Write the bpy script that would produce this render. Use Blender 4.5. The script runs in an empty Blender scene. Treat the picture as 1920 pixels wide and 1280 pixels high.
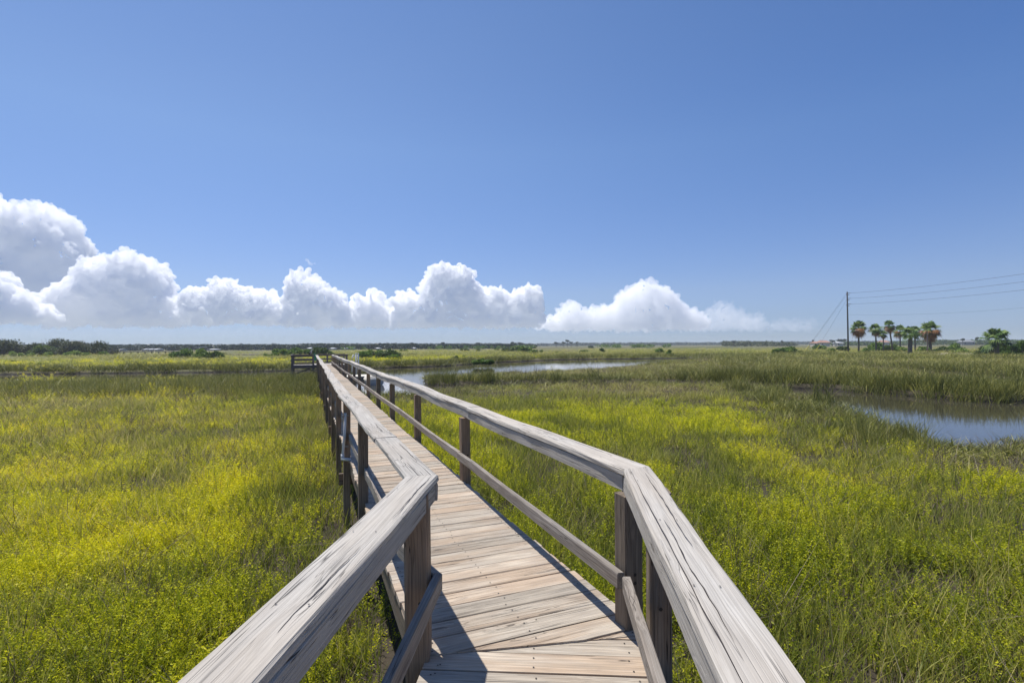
import bpy, math, random
import numpy as np
R_ = math.radians
random.seed(7); rng = np.random.default_rng(7)
sc = bpy.context.scene
COL = sc.collection

# ------------------------------------------------------------------ camera
F = 960.0                      # focal length in pixels of the 1920 px wide photograph
CAMZ = 2.7
PITCH, ROLL = R_(90.42), R_(-0.36)
cam = bpy.data.cameras.new('camera'); co = bpy.data.objects.new('camera', cam); COL.objects.link(co)
cam.sensor_width = 36; cam.lens = 36 * F / 1920; cam.clip_start = 0.05; cam.clip_end = 60000
RM = np.array([[1,0,0],[0,math.cos(PITCH),-math.sin(PITCH)],[0,math.sin(PITCH),math.cos(PITCH)]]) @ \
     np.array([[math.cos(ROLL),-math.sin(ROLL),0],[math.sin(ROLL),math.cos(ROLL),0],[0,0,1]])
from mathutils import Matrix, Vector, noise as mnoise
co.matrix_world = Matrix.Translation((0,0,CAMZ)) @ Matrix([list(r) for r in RM]).to_4x4()
sc.camera = co
def ray(X, Y): return RM @ np.array([(X-960)/F, (640-Y)/F, -1.0])
def at_z(X, Y, z):
    d = ray(X, Y); t = (z-CAMZ)/d[2]; return np.array([0,0,CAMZ]) + t*d
def at_d(X, Y, dist):
    d = ray(X, Y); return np.array([0,0,CAMZ]) + d*(dist/d[1])

# ------------------------------------------------------------------ light
SUN_EL, SUN_AZ = R_(64), R_(-42)          # azimuth clockwise from +Y
sc.view_settings.view_transform = 'Standard'; sc.view_settings.look = 'None'
sc.view_settings.gamma = 1.0; sc.view_settings.exposure = 0.33; sc.view_settings.use_curve_mapping = False
w = bpy.data.worlds.new('World'); sc.world = w; w.use_nodes = True
nt = w.node_tree; nt.nodes.clear()
sky = nt.nodes.new('ShaderNodeTexSky'); sky.sky_type = 'NISHITA'; sky.sun_disc = False
sky.sun_elevation = SUN_EL; sky.sun_rotation = SUN_AZ; sky.altitude = 0
sky.air_density = 1.0; sky.dust_density = 0.3; sky.ozone_density = 2.0
bg = nt.nodes.new('ShaderNodeBackground'); bg.inputs[1].default_value = 0.10
wo = nt.nodes.new('ShaderNodeOutputWorld')
# humid coastal air: the sky is deeper blue overhead and grey-blue, not yellow, towards the horizon
tc = nt.nodes.new('ShaderNodeTexCoord'); sp_ = nt.nodes.new('ShaderNodeSeparateXYZ'); nt.links.new(tc.outputs['Generated'], sp_.inputs[0])
cr_ = nt.nodes.new('ShaderNodeValToRGB'); nt.links.new(sp_.outputs[2], cr_.inputs[0])
AIR = [(0,(.45,.61,1.0)),(.024,(.455,.575,.97)),(.05,(.49,.575,.89)),(.10,(.62,.65,.87)),(.35,(.78,.84,.97)),(.555,(.66,.78,.96)),(1,(.6,.74,.95))]
while len(cr_.color_ramp.elements) < len(AIR): cr_.color_ramp.elements.new(.5)
for e_, (p_, c_) in zip(cr_.color_ramp.elements, AIR): e_.position = p_; e_.color = (*c_, 1)
mu_ = nt.nodes.new('ShaderNodeMix'); mu_.data_type = 'RGBA'; mu_.blend_type = 'MULTIPLY'; mu_.inputs[0].default_value = 1
nt.links.new(sky.outputs[0], mu_.inputs[6]); nt.links.new(cr_.outputs[0], mu_.inputs[7]); dt_ = nt.nodes.new('ShaderNodeVectorMath'); dt_.operation = 'DOT_PRODUCT'; nt.links.new(tc.outputs['Generated'], dt_.inputs[0])
dt_.inputs[1].default_value = (math.sin(SUN_AZ)*math.cos(SUN_EL), math.cos(SUN_AZ)*math.cos(SUN_EL), math.sin(SUN_EL))
c2_ = nt.nodes.new('ShaderNodeValToRGB'); nt.links.new(dt_.outputs['Value'], c2_.inputs[0])
for e_, (p_, c_) in zip(c2_.color_ramp.elements, ((.30, (.62,.80,1.0)), (.76, (1,1,1)))): e_.position = p_; e_.color = (*c_, 1)
ez_ = nt.nodes.new('ShaderNodeMapRange'); nt.links.new(sp_.outputs[2], ez_.inputs[0]); ez_.inputs[1].default_value = .06; ez_.inputs[2].default_value = .42
m2_ = nt.nodes.new('ShaderNodeMix'); m2_.data_type = 'RGBA'; m2_.blend_type = 'MULTIPLY'; nt.links.new(ez_.outputs[0], m2_.inputs[0]); nt.links.new(mu_.outputs[2], m2_.inputs[6]); nt.links.new(c2_.outputs[0], m2_.inputs[7])
lo_ = nt.nodes.new('ShaderNodeMath'); lo_.operation = 'LESS_THAN'; nt.links.new(sp_.outputs[2], lo_.inputs[0]); lo_.inputs[1].default_value = -.004
lm_ = nt.nodes.new('ShaderNodeMix'); lm_.data_type = 'RGBA'; nt.links.new(lo_.outputs[0], lm_.inputs[0]); nt.links.new(m2_.outputs[2], lm_.inputs[6]); lm_.inputs[7].default_value = (3.6, 4.1, 4.9, 1)  # glow added below the horizon to brighten the cloud bases
nt.links.new(lm_.outputs[2], bg.inputs[0])
sc.cycles.volume_bounces = 150; sc.cycles.max_bounces = 150; sc.cycles.diffuse_bounces = 4; sc.cycles.glossy_bounces = 3; sc.cycles.transmission_bounces = 4
nt.links.new(bg.outputs[0], wo.inputs[0])
sl = bpy.data.lights.new('sun', 'SUN'); sl.energy = 4.2; sl.angle = R_(0.53); sl.color = (1.0, 0.955, 0.89)
so = bpy.data.objects.new('sun', sl); COL.objects.link(so)
sd = Vector((math.sin(SUN_AZ)*math.cos(SUN_EL), math.cos(SUN_AZ)*math.cos(SUN_EL), math.sin(SUN_EL)))
so.rotation_euler = sd.to_track_quat('Z', 'Y').to_euler()
so.location = sd*100

# ------------------------------------------------------------------ materials
class NT:
    def __init__(s, name):
        s.m = bpy.data.materials.new(name); s.m.use_nodes = True; s.t = s.m.node_tree; s.t.nodes.clear()
        s.out = s.n('ShaderNodeOutputMaterial')
    def n(s, k, **kw):
        x = s.t.nodes.new(k)
        for a, b in kw.items(): setattr(x, a, b)
        return x
    def put(s, sock, v):
        if isinstance(v, bpy.types.NodeSocket): s.t.links.new(v, sock)
        elif v is not None:
            if sock.type == 'RGBA' and len(v) == 3: v = (*v, 1)
            sock.default_value = v
    def attr(s, name, kind='GEOMETRY'):
        return s.n('ShaderNodeAttribute', attribute_name=name, attribute_type=kind)
    def math(s, op, a, b=None, clamp=False):
        x = s.n('ShaderNodeMath', operation=op, use_clamp=clamp); s.put(x.inputs[0], a); s.put(x.inputs[1], b); return x.outputs[0]
    def vmul(s, v, k):
        x = s.n('ShaderNodeVectorMath', operation='MULTIPLY'); s.put(x.inputs[0], v); x.inputs[1].default_value = k; return x.outputs[0]
    def vadd(s, a, b):
        x = s.n('ShaderNodeVectorMath', operation='ADD'); s.put(x.inputs[0], a); s.put(x.inputs[1], b); return x.outputs[0]
    def noise(s, v, scale=1, detail=4, rough=.5, dist=0):
        x = s.n('ShaderNodeTexNoise'); s.put(x.inputs['Vector'], v); x.inputs['Scale'].default_value = scale
        x.inputs['Detail'].default_value = detail; x.inputs['Roughness'].default_value = rough; x.inputs['Distortion'].default_value = dist
        return x.outputs[0]
    def ramp(s, f, stops, interp='LINEAR'):
        x = s.n('ShaderNodeValToRGB'); s.put(x.inputs[0], f); cr = x.color_ramp; cr.interpolation = interp
        while len(cr.elements) < len(stops): cr.elements.new(.5)
        for e, (p, c) in zip(cr.elements, stops):
            e.position = p; e.color = (c, c, c, 1) if isinstance(c, (int, float)) else (*c, 1)
        return x.outputs[0]
    def mix(s, f, a, b, mode='MIX'):
        x = s.n('ShaderNodeMix', data_type='RGBA', blend_type=mode); s.put(x.inputs[0], f); s.put(x.inputs[6], a); s.put(x.inputs[7], b); return x.outputs[2]
    def bump(s, h, st=.5, d=.01):
        x = s.n('ShaderNodeBump'); x.inputs['Strength'].default_value = st; x.inputs['Distance'].default_value = d; s.put(x.inputs['Height'], h); return x.outputs[0]
    def bsdf(s, col, rough=.8, normal=None, spec=.3, metal=0):
        x = s.n('ShaderNodeBsdfPrincipled'); s.put(x.inputs['Base Color'], col); s.put(x.inputs['Roughness'], rough)
        x.inputs['Specular IOR Level'].default_value = spec; x.inputs['Metallic'].default_value = metal
        if normal is not None: s.put(x.inputs['Normal'], normal)
        return x.outputs[0]
    def done(s, sh): s.t.links.new(sh, s.out.inputs[0]); return s.m

def plain(name, col, rough=.7, spec=.3, metal=0, var=.15, scale=4.0):
    t = NT(name); g = t.n('ShaderNodeNewGeometry').outputs['Position']
    n = t.noise(g, scale, 5, .6)
    c = t.mix(n, tuple(v*(1-var) for v in col), tuple(min(1, v*(1+var)) for v in col))
    return t.done(t.bsdf(c, rough, t.bump(n, .2, .01), spec, metal))

def wood(name, light, mid, brown, dark, crack=.6, brownness=.35, contrast=1.0):
    """weathered timber: grain runs along the board (attribute wc = along, across, up)"""
    t = NT(name); wc = t.attr('wc').outputs['Vector']; br = t.attr('br').outputs['Fac']
    warp = t.n('ShaderNodeTexNoise'); t.put(warp.inputs['Vector'], t.vmul(wc, (2.2, 7, 7))); warp.inputs['Scale'].default_value = 1; warp.inputs['Detail'].default_value = 1
    wv = t.vmul(t.vadd(warp.outputs['Color'], (-.5, -.5, -.5)), (0, .011, .011))
    # knots
    vo = t.n('ShaderNodeTexVoronoi'); t.put(vo.inputs['Vector'], t.vmul(wc, (1.5, 6.0, 6.0))); vo.inputs['Scale'].default_value = 1
    kd = vo.outputs['Distance']
    knot = t.ramp(kd, [(0, 1), (.05, .9), (.09, 0)])
    kring = t.ramp(kd, [(0, 0), (.16, 1), (.34, 0)])
    kpush = t.n('ShaderNodeVectorMath', operation='MULTIPLY'); t.put(kpush.inputs[0], kring); kpush.inputs[1].default_value = (0, .010, .010)
    p = t.vadd(t.vadd(wc, wv), kpush.outputs[0])
    fine = t.noise(t.vmul(p, (3.0, 150, 150)), 1, 4, .6)
    med = t.noise(t.vmul(p, (.7, 46, 46)), 1, 3, .55)
    rings = t.math('MULTIPLY', t.math('ADD', t.math('SINE', t.math('MULTIPLY', med, 34)), 1), .5)
    big = t.noise(t.vmul(p, (1.3, 7, 7)), 1, 3, .5)
    blot = t.noise(t.vmul(p, (3.5, 14, 14)), 1, 4, .6)
    c = t.mix(t.ramp(med, [(.32, 0), (.68, 1)]), light, mid)
    c = t.mix(t.math('MULTIPLY', t.ramp(rings, [(.3, 0), (1, 1)]), .28*contrast), c, dark)
    bf = t.math('MULTIPLY', t.ramp(t.math('ADD', t.math('MULTIPLY', big, .75), t.math('MULTIPLY', br, .25)), [(.42, 0), (.62, 1)]), brownness)
    c = t.mix(bf, c, brown)
    c = t.mix(t.ramp(blot, [(.35, .22), (.6, 0)]), c, dark)
    c = t.mix(t.ramp(fine, [(.3, .42*contrast), (.55, 0)]), c, dark)
    cr = t.ramp(t.noise(t.vmul(p, (1.0, 48, 48)), 1, 2, .5, .3), [(.485, 0), (.499, 1), (.503, 1), (.517, 0)])
    crm = t.math('MULTIPLY', cr, t.ramp(t.noise(t.vmul(wc, (1.1, 9, 9)), 1, 2), [(.48, 0), (.6, 1)]))
    c = t.mix(t.math('MULTIPLY', crm, crack), c, tuple(v*.25 for v in dark))
    c = t.mix(t.math('MULTIPLY', knot, .75), c, tuple(v*.7 for v in dark))
    tone = t.math('ADD', t.math('MULTIPLY', br, .5), .75)
    v = t.n('ShaderNodeVectorMath', operation='SCALE'); t.put(v.inputs[0], c); t.put(v.inputs['Scale'], tone)
    h = t.math('SUBTRACT', t.math('ADD', t.math('MULTIPLY', fine, .5), t.math('MULTIPLY', rings, .35)), t.math('MULTIPLY', crm, 1.6))
    h = t.math('SUBTRACT', h, t.math('MULTIPLY', knot, .4))
    return t.done(t.bsdf(v.outputs[0], .78, t.bump(h, .75, .0035), .25))

def leafmat(name, stops, transl=.35, tint_w=.5, spec=.25, rough=.5, bright=1.0):
    """foliage: colour from per-leaf attribute lv and per-plant attribute tint"""
    t = NT(name); lv = t.attr('lv').outputs['Fac']
    tin = t.attr('tint', 'INSTANCER').outputs['Fac']
    f = t.math('ADD', t.math('MULTIPLY', lv, 1-tint_w), t.math('MULTIPLY', tin, tint_w))
    c = t.ramp(f, [(p, tuple(v*bright for v in col)) for p, col in stops])
    a = t.bsdf(c, rough, None, spec)
    tr = t.n('ShaderNodeBsdfTranslucent'); t.put(tr.inputs[0], c)
    mx = t.n('ShaderNodeMixShader'); mx.inputs[0].default_value = transl
    t.t.links.new(a, mx.inputs[1]); t.t.links.new(tr.outputs[0], mx.inputs[2])
    return t.done(mx.outputs[0])

M = {}
M['deck'] = wood('deck_wood', (.62,.55,.45), (.50,.43,.335), (.37,.25,.155), (.17,.14,.115), .95, .6, 1.25)
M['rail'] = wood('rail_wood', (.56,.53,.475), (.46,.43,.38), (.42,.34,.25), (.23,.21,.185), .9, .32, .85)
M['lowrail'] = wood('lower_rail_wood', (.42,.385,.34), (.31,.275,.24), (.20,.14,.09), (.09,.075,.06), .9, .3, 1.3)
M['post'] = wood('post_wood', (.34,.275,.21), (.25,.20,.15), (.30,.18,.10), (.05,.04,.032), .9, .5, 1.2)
M['dock'] = wood('dock_wood', (.24,.205,.175), (.18,.15,.13), (.17,.12,.09), (.07,.06,.05), .8, .3)
M['nail'] = plain('nail_head', (.035,.028,.025), .6)
M['pvc'] = plain('grey_pipe', (.62,.62,.60), .35, .5, 0, .06)
M['white'] = plain('white_paint', (.78,.77,.74), .5, .4, 0, .08, .8)
M['cover'] = plain('boat_cover', (.74,.70,.60), .8, .2, 0, .12, 2)
M['hull'] = plain('boat_hull', (.42,.42,.42), .4, .4, 0, .1, 1)
M['green'] = plain('green_plastic', (.02,.20,.11), .5, .4, 0, .2, 3)
M['pole'] = plain('utility_pole_wood', (.085,.08,.078), .9, .1, 0, .3, 2)
M['metal'] = plain('grey_metal', (.25,.25,.26), .4, .5, .8, .1)
M['wire'] = plain('wire', (.06,.06,.07), .5, .4)
M['insul'] = plain('insulator', (.12,.10,.10), .3, .5)
M['yellow'] = plain('guy_guard_yellow', (.55,.46,.04), .5)
M['bird_w'] = plain('pale_feathers', (.55,.54,.52), .9); M['bird_d'] = plain('dark_feathers', (.03,.03,.035), .9)
M['roof_w'] = plain('pale_roof', (.48,.49,.50), .7); M['roof_p'] = plain('terracotta_roof', (.40,.23,.17), .8, .2, 0, .2, .5)
M['wall_c'] = plain('cream_wall', (.55,.50,.42), .8); M['wall_g'] = plain('grey_wall', (.25,.26,.27), .8)
M['sand'] = plain('pale_sand', (.55,.48,.38), .95, .1, 0, .12, 1.2)
M['glass'] = plain('dark_window', (.04,.05,.06), .1, .6)

# foliage palettes
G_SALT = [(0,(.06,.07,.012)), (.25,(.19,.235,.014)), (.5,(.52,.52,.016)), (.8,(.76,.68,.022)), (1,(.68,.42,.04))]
G_GRASS = [(0,(.06,.08,.018)), (.3,(.17,.195,.032)), (.55,(.33,.32,.06)), (.78,(.46,.39,.14)), (1,(.54,.45,.27))]
G_CORD = [(0,(.035,.042,.014)), (.3,(.12,.13,.03)), (.6,(.25,.24,.06)), (1,(.42,.35,.18))]
G_DRY = [(0,(.05,.04,.03)), (.4,(.15,.115,.08)), (.75,(.30,.25,.185)), (1,(.46,.41,.33))]
G_TREE = [(0,(.02,.04,.012)), (.4,(.05,.085,.02)), (.75,(.10,.15,.03)), (1,(.17,.21,.05))]
G_OAK = [(0,(.03,.04,.02)), (.4,(.065,.085,.035)), (.75,(.115,.13,.06)), (1,(.18,.17,.11))]
G_MANG = [(0,(.025,.05,.01)), (.4,(.06,.11,.018)), (.75,(.12,.18,.03)), (1,(.20,.24,.05))]
G_PINE = [(0,(.012,.025,.012)), (.5,(.03,.055,.022)), (1,(.06,.085,.035))]
G_PALM = [(0,(.03,.06,.02)), (.5,(.085,.14,.035)), (1,(.20,.25,.08))]
G_DEAD = [(0,(.16,.07,.03)), (.5,(.36,.17,.06)), (1,(.50,.33,.17))]
M['salt'] = leafmat('saltwort_leaf', G_SALT, .5, .5, bright=1.2)
M['grass'] = leafmat('marsh_grass_blade', G_GRASS, .42, .5, bright=1.38)
M['cord'] = leafmat('cordgrass_blade', G_CORD, .2, .45, bright=1.45)
M['dry'] = leafmat('dry_stem', G_DRY, .15, .4, .1, .9)
M['tree'] = leafmat('tree_leaf', G_TREE, .3, 0, bright=1.35); M['oak'] = leafmat('oak_leaf', G_OAK, .25, 0, bright=1.3)
M['mang'] = leafmat('mangrove_leaf', G_MANG, .35, 0, bright=1.75); M['pine'] = leafmat('pine_needle', G_PINE, .15, 0)
M['palm'] = leafmat('palm_frond', G_PALM, .4, 0, bright=1.8); M['deadp'] = leafmat('dead_palm_frond', G_DEAD, .3, 0)
M['twig'] = plain('bare_twigs', (.20,.18,.16), .9)
M['bark'] = plain('bark', (.14,.12,.10), .95, .1, 0, .35, 3)
M['palmbark'] = plain('palm_bark', (.17,.15,.13), .95, .1, 0, .4, 5)

def tag(o, label=None, cat=None, group=None, kind=None):
    if label: o['label'] = label
    if cat: o['category'] = cat
    if group: o['group'] = group
    if kind: o['kind'] = kind
    return o
def empty(name, loc=(0,0,0)):
    o = bpy.data.objects.new(name, None); o.location = loc; COL.objects.link(o); return o

# ------------------------------------------------------------------ mesh builder
class MB:
    def __init__(s): s.v = []; s.f = []; s.m = []; s.wc = []; s.br = []; s.lv = []
    def add(s, vs, fs, mi=0, wc=None, br=.5, lv=None):
        b = len(s.v); s.v += [tuple(p) for p in vs]; s.f += [tuple(i+b for i in f) for f in fs]; s.m += [mi]*len(fs)
        s.wc += (wc if wc is not None else [tuple(p) for p in vs]); s.br += [br]*len(vs)
        s.lv += (lv if lv is not None else [.5]*len(vs))
    def box(s, c, size, rz=0, mi=0, br=None):
        hx, hy, hz = [a/2 for a in size]; cs, sn = math.cos(rz), math.sin(rz)
        L = [(x, y, z) for x in (-hx, hx) for y in (-hy, hy) for z in (-hz, hz)]
        k = max(range(3), key=lambda i: size[i]); o = [k] + [i for i in range(3) if i != k]; r = random.random()
        s.add([(c[0]+x*cs-y*sn, c[1]+x*sn+y*cs, c[2]+z) for x, y, z in L],
              [(0,1,3,2),(4,6,7,5),(0,4,5,1),(2,3,7,6),(0,2,6,4),(1,5,7,3)], mi, [tuple(p[i]+(r*40 if j == 0 else r*9) for j, i in enumerate(o)) for p in L], r if br is None else br)
    def beam(s, stations, h, cham=.006, jit=.0015, mi=0, br=None, cap=True):
        """timber through stations [(centre xyz of the top face, half-width vector xy)], depth h downwards"""
        n = len(stations); r = random.random(); br = r if br is None else br; so_ = r*50; L = 0; vs = []; wc = []
        for i, (c, hv) in enumerate(stations):
            c = Vector(c); hv = Vector((hv[0], hv[1], 0)); W = hv.length; u = hv/W
            if i: L += (c - Vector(stations[i-1][0])).length
            prof = [(-W+cham, 0), (W-cham, 0), (W, -cham), (W, -h+cham), (W-cham, -h), (-W+cham, -h), (-W, -h+cham), (-W, -cham)]
            for k, (a, z) in enumerate(prof):
                q = Vector((L*3+so_, k*1.7, r*10)); j = jit*mnoise.noise(q)*2 + jit*mnoise.noise(q*5)
                vs.append(c + u*(a + j*(1 if a > 0 else -1)) + Vector((0, 0, z + jit*mnoise.noise(q*2.3+Vector((9,9,9))))))
                wc.append((L+so_, a+r*13, z+r*7))
        fs = []
        for i in range(n-1):
            for k in range(8):
                k2 = (k+1) % 8; fs.append((i*8+k, i*8+k2, (i+1)*8+k2, (i+1)*8+k))
        if cap: fs += [tuple(range(7, -1, -1)), tuple(range((n-1)*8, n*8))]
        s.add(vs, fs, mi, wc, br)
    def post(s, x, y, z0, z1, w, rz=0, lean=(0,0), mi=0, br=None, seg=8):
        r = random.random(); br = r if br is None else br; vs = []; wc = []; ch = w*.07; W = w/2
        prof = [(-W+ch,-W),(W-ch,-W),(W,-W+ch),(W,W-ch),(W-ch,W),(-W+ch,W),(-W,W-ch),(-W,-W+ch)]; cs, sn = math.cos(rz), math.sin(rz)
        for i in range(seg+1):
            t = i/seg; z = z0+(z1-z0)*t
            for a, b in prof:
                j = 1 + .03*mnoise.noise(Vector((z*3, a*40, b*40+r*9)))
                vs.append((x+lean[0]*t+(a*cs-b*sn)*j, y+lean[1]*t+(a*sn+b*cs)*j, z)); wc.append((z+r*50, a+r*13, b+r*7))
        fs = [(i*8+k, i*8+(k+1) % 8, (i+1)*8+(k+1) % 8, (i+1)*8+k) for i in range(seg) for k in range(8)]
        fs += [tuple(range(7,-1,-1)), tuple(range(seg*8, seg*8+8))]
        s.add(vs, fs, mi, wc, br)
    def tube(s, pts, r0, r1=None, n=8, mi=0, lv=.5):
        r1 = r0 if r1 is None else r1; P = [Vector(p) for p in pts]; m = len(P); vs = []; fs = []; wc = []; L = 0
        for i, p in enumerate(P):
            d = (P[min(i+1, m-1)] - P[max(i-1, 0)]).normalized()
            a = d.cross(Vector((0,0,1))) if abs(d.z) < .95 else d.cross(Vector((1,0,0))); a.normalize(); b = d.cross(a)
            r = r0+(r1-r0)*i/(m-1)
            if i: L += (p-P[i-1]).length
            for k in range(n):
                th = 2*math.pi*k/n; vs.append(p+a*r*math.cos(th)+b*r*math.sin(th)); wc.append((L, r*math.cos(th), r*math.sin(th)))
        for i in range(m-1):
            for k in range(n): fs.append((i*n+k, i*n+(k+1) % n, (i+1)*n+(k+1) % n, (i+1)*n+k))
        fs += [tuple(range(n-1,-1,-1)), tuple(range((m-1)*n, m*n))]
        s.add(vs, fs, mi, wc, random.random(), [lv]*len(vs))
    def prism(s, poly, z0, z1, mi=0, wc=None, br=None):
        n = len(poly); r = random.random()
        vs = [(x, y, z1) for x, y in poly] + [(x, y, z0) for x, y in poly]
        fs = [tuple(range(n)), tuple(range(2*n-1, n-1, -1))] + [(i, i+n, (i+1) % n+n, (i+1) % n) for i in range(n)]
        s.add(vs, fs, mi, wc, r if br is None else br)
    def build(s, name, mats, parent=None, loc=None, smooth=False):
        me = bpy.data.meshes.new(name); me.from_pydata(s.v, [], s.f)
        mats = mats if isinstance(mats, (list, tuple)) else [mats]
        for m in mats: me.materials.append(m)
        if len(mats) > 1: me.polygons.foreach_set('material_index', s.m)
        a = me.attributes.new('wc', 'FLOAT_VECTOR', 'POINT'); a.data.foreach_set('vector', np.array(s.wc, dtype=np.float32).ravel())
        a = me.attributes.new('br', 'FLOAT', 'POINT'); a.data.foreach_set('value', np.array(s.br, dtype=np.float32))
        a = me.attributes.new('lv', 'FLOAT', 'POINT'); a.data.foreach_set('value', np.array(s.lv, dtype=np.float32))
        if smooth: me.polygons.foreach_set('use_smooth', [True]*len(me.polygons))
        o = bpy.data.objects.new(name, me); COL.objects.link(o)
        if parent is not None: o.parent = parent
        if loc is not None: o.location = loc
        return o

def npmesh(name, V, Fq, lv=None, mat=None, smooth=False, link=True, k=4):
    """fast mesh from arrays; Fq (n,k) indices"""
    me = bpy.data.meshes.new(name); me.vertices.add(len(V)); me.vertices.foreach_set('co', V.astype(np.float32).ravel())
    n = len(Fq); me.loops.add(n*k); me.loops.foreach_set('vertex_index', Fq.astype(np.int32).ravel())
    me.polygons.add(n); me.polygons.foreach_set('loop_start', np.arange(0, n*k, k, dtype=np.int32))
    if smooth: me.polygons.foreach_set('use_smooth', np.ones(n, dtype=bool))
    if lv is not None:
        a = me.attributes.new('lv', 'FLOAT', 'POINT'); a.data.foreach_set('value', lv.astype(np.float32))
    me.update(calc_edges=True); me.validate()
    if mat: me.materials.append(mat)
    o = bpy.data.objects.new(name, me)
    if link: COL.objects.link(o)
    return o

# ------------------------------------------------------------------ value noise
_T = np.random.default_rng(3).random((256, 256))
def vnoise(x, y, s, o=0):
    x = np.asarray(x)/s + 37.2*o + 500; y = np.asarray(y)/s + 11.7*o + 500
    xi = np.floor(x).astype(int); yi = np.floor(y).astype(int); fx = x-xi; fy = y-yi
    fx = fx*fx*(3-2*fx); fy = fy*fy*(3-2*fy); g = lambda a, b: _T[a % 256, b % 256]
    return (g(xi,yi)*(1-fx)+g(xi+1,yi)*fx)*(1-fy)+(g(xi,yi+1)*(1-fx)+g(xi+1,yi+1)*fx)*fy
def fbm(x, y, s, o=0, n=4):
    r = 0; a = 1; t = 0
    for i in range(n): r = r+a*vnoise(x, y, s/2**i, o+i*3); t += a; a *= .5
    return r/t
def sst(a, b, x): t = np.clip((x-a)/(b-a), 0, 1); return t*t*(3-2*t)

# ------------------------------------------------------------------ the marsh ground with its creeks
CH = [
 [(-170,46,9),(-60,50.5,9),(-35,52,9.5),(-18,53,13),(-10,60,13),(0,66,13),(8,80,15),(18,93,14),(30,102,7),(55,108,2),(150,116,1.2)],
 [(-10.5,39,4),(-8,33.5,5),(-3,36,3),(3,37.5,2.2),(10,37.5,2),(16.5,34,1.8),(18.3,31,3.0),(18.8,27,4.3),(21,19.5,6.8),(33,19.5,7),(70,16,8)],
 [(-10.5,39,4),(-11.5,45,4.5),(-12.5,52,8)],
 [(32,22,4),(33.5,30,3),(36,37,2),(38.5,48,1.5),(37,58,1),(30,68,.7)],
 [(12.2,14.1,.9),(13.1,15.4,1.2),(14.4,16.9,2.2),(17.6,19.8,4.6),(21,19.5,6.6)],
 [(15.0,14.7,1.1),(17,15.8,2.2),(22,18,6)],
 [(28,86,.8),(60,80,1.3),(120,74,1.6)],
 [(-80,157,5),(-87,170,8),(-95,186,8)],
 [(14,248,15),(20,236,17),(27,222,9)],
]
def ch_dist(x, y):
    """distance to the nearest creek edge, negative in the water"""
    best = np.full(np.shape(x), 1e9)
    for c in CH:
        for (ax, ay, ar), (bx, by, br) in zip(c[:-1], c[1:]):
            dx, dy = bx-ax, by-ay; t = np.clip(((x-ax)*dx+(y-ay)*dy)/(dx*dx+dy*dy), 0, 1)
            best = np.minimum(best, np.hypot(x-ax-t*dx, y-ay-t*dy) - (ar+t*(br-ar)))
    return best + (vnoise(x, y, 3.1, 5)-.5)*.8 + (vnoise(x, y, 1.1, 6)-.5)*.5
WATER_Z = -.34
def ground_z(x, y):
    d = ch_dist(x, y)
    z = (fbm(x, y, 6, 1)-.5)*.14 + (fbm(x, y, 60, 2)-.5)*.1
    return z*sst(0, 2, d) - .95*(1-sst(-1.15, .15, d))
nr, na = 420, 760
rr = np.concatenate([[0.0], np.geomspace(.6, 3300, nr-1)]); aa = np.linspace(0, 2*np.pi, na, endpoint=False)
RR, AA = np.meshgrid(rr, aa, indexing='ij'); GX = RR*np.sin(AA); GY = RR*np.cos(AA); GZ = ground_z(GX, GY)
i, j = np.meshgrid(np.arange(nr-1), np.arange(na), indexing='ij'); j2 = (j+1) % na
Fq = np.stack([i*na+j, i*na+j2, (i+1)*na+j2, (i+1)*na+j], -1).reshape(-1, 4)
t = NT('marsh_ground'); pos = t.n('ShaderNodeNewGeometry').outputs['Position']
sep = t.n('ShaderNodeSeparateXYZ'); t.put(sep.inputs[0], pos)
mud = t.mix(t.noise(pos, 3.0, 6, .65), (.03,.025,.018), (.085,.068,.048))
far = t.ramp(t.noise(t.vmul(pos, (.010,.018,0)), 1, 6, .62), [(.30,(.06,.085,.022)),(.44,(.15,.15,.05)),(.55,(.20,.165,.09)),(.68,(.09,.11,.03))])
far = t.mix(t.math('MULTIPLY', t.noise(t.vmul(pos, (.25,.25,0)), 1, 5, .7), .7), far, (.05,.06,.02))
ln = t.n('ShaderNodeVectorMath', operation='LENGTH'); t.put(ln.inputs[0], pos)
ff = t.ramp(t.math('DIVIDE', ln.outputs['Value'], 100), [(.3, 0), (.9, 1)])
col = t.mix(ff, mud, far)
col = t.mix(t.ramp(sep.outputs[2], [(0, 0), (.02, 0)]), col, mud)
wet = t.math('LESS_THAN', sep.outputs[2], -.2)
col = t.mix(wet, col, (.022,.018,.014))
bh = t.noise(pos, 9, 6, .7)
M['ground'] = t.done(t.bsdf(col, .85, t.bump(bh, .6, .05), .2))
g = npmesh('marsh_ground', np.stack([GX, GY, GZ], -1).reshape(-1, 3), Fq[:, ::-1], None, M['ground'], True)
tag(g, kind='structure')
t = NT('creek_water'); pos = t.n('ShaderNodeNewGeometry').outputs['Position']
h = t.math('ADD', t.noise(t.vmul(pos, (1.4, 3.2, 1)), 1.6, 3, .5), t.math('MULTIPLY', t.noise(pos, .35, 2), 1.5))
x = t.bsdf((.055,.05,.035), .04, t.bump(h, .06, .03), .5)
M['water'] = t.done(x)
mb = MB(); mb.add([(-400,-100,WATER_Z),(400,-100,WATER_Z),(400,400,WATER_Z),(-400,400,WATER_Z)], [(0,1,2,3)])
tag(mb.build('creek_water', M['water']), kind='structure')

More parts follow.
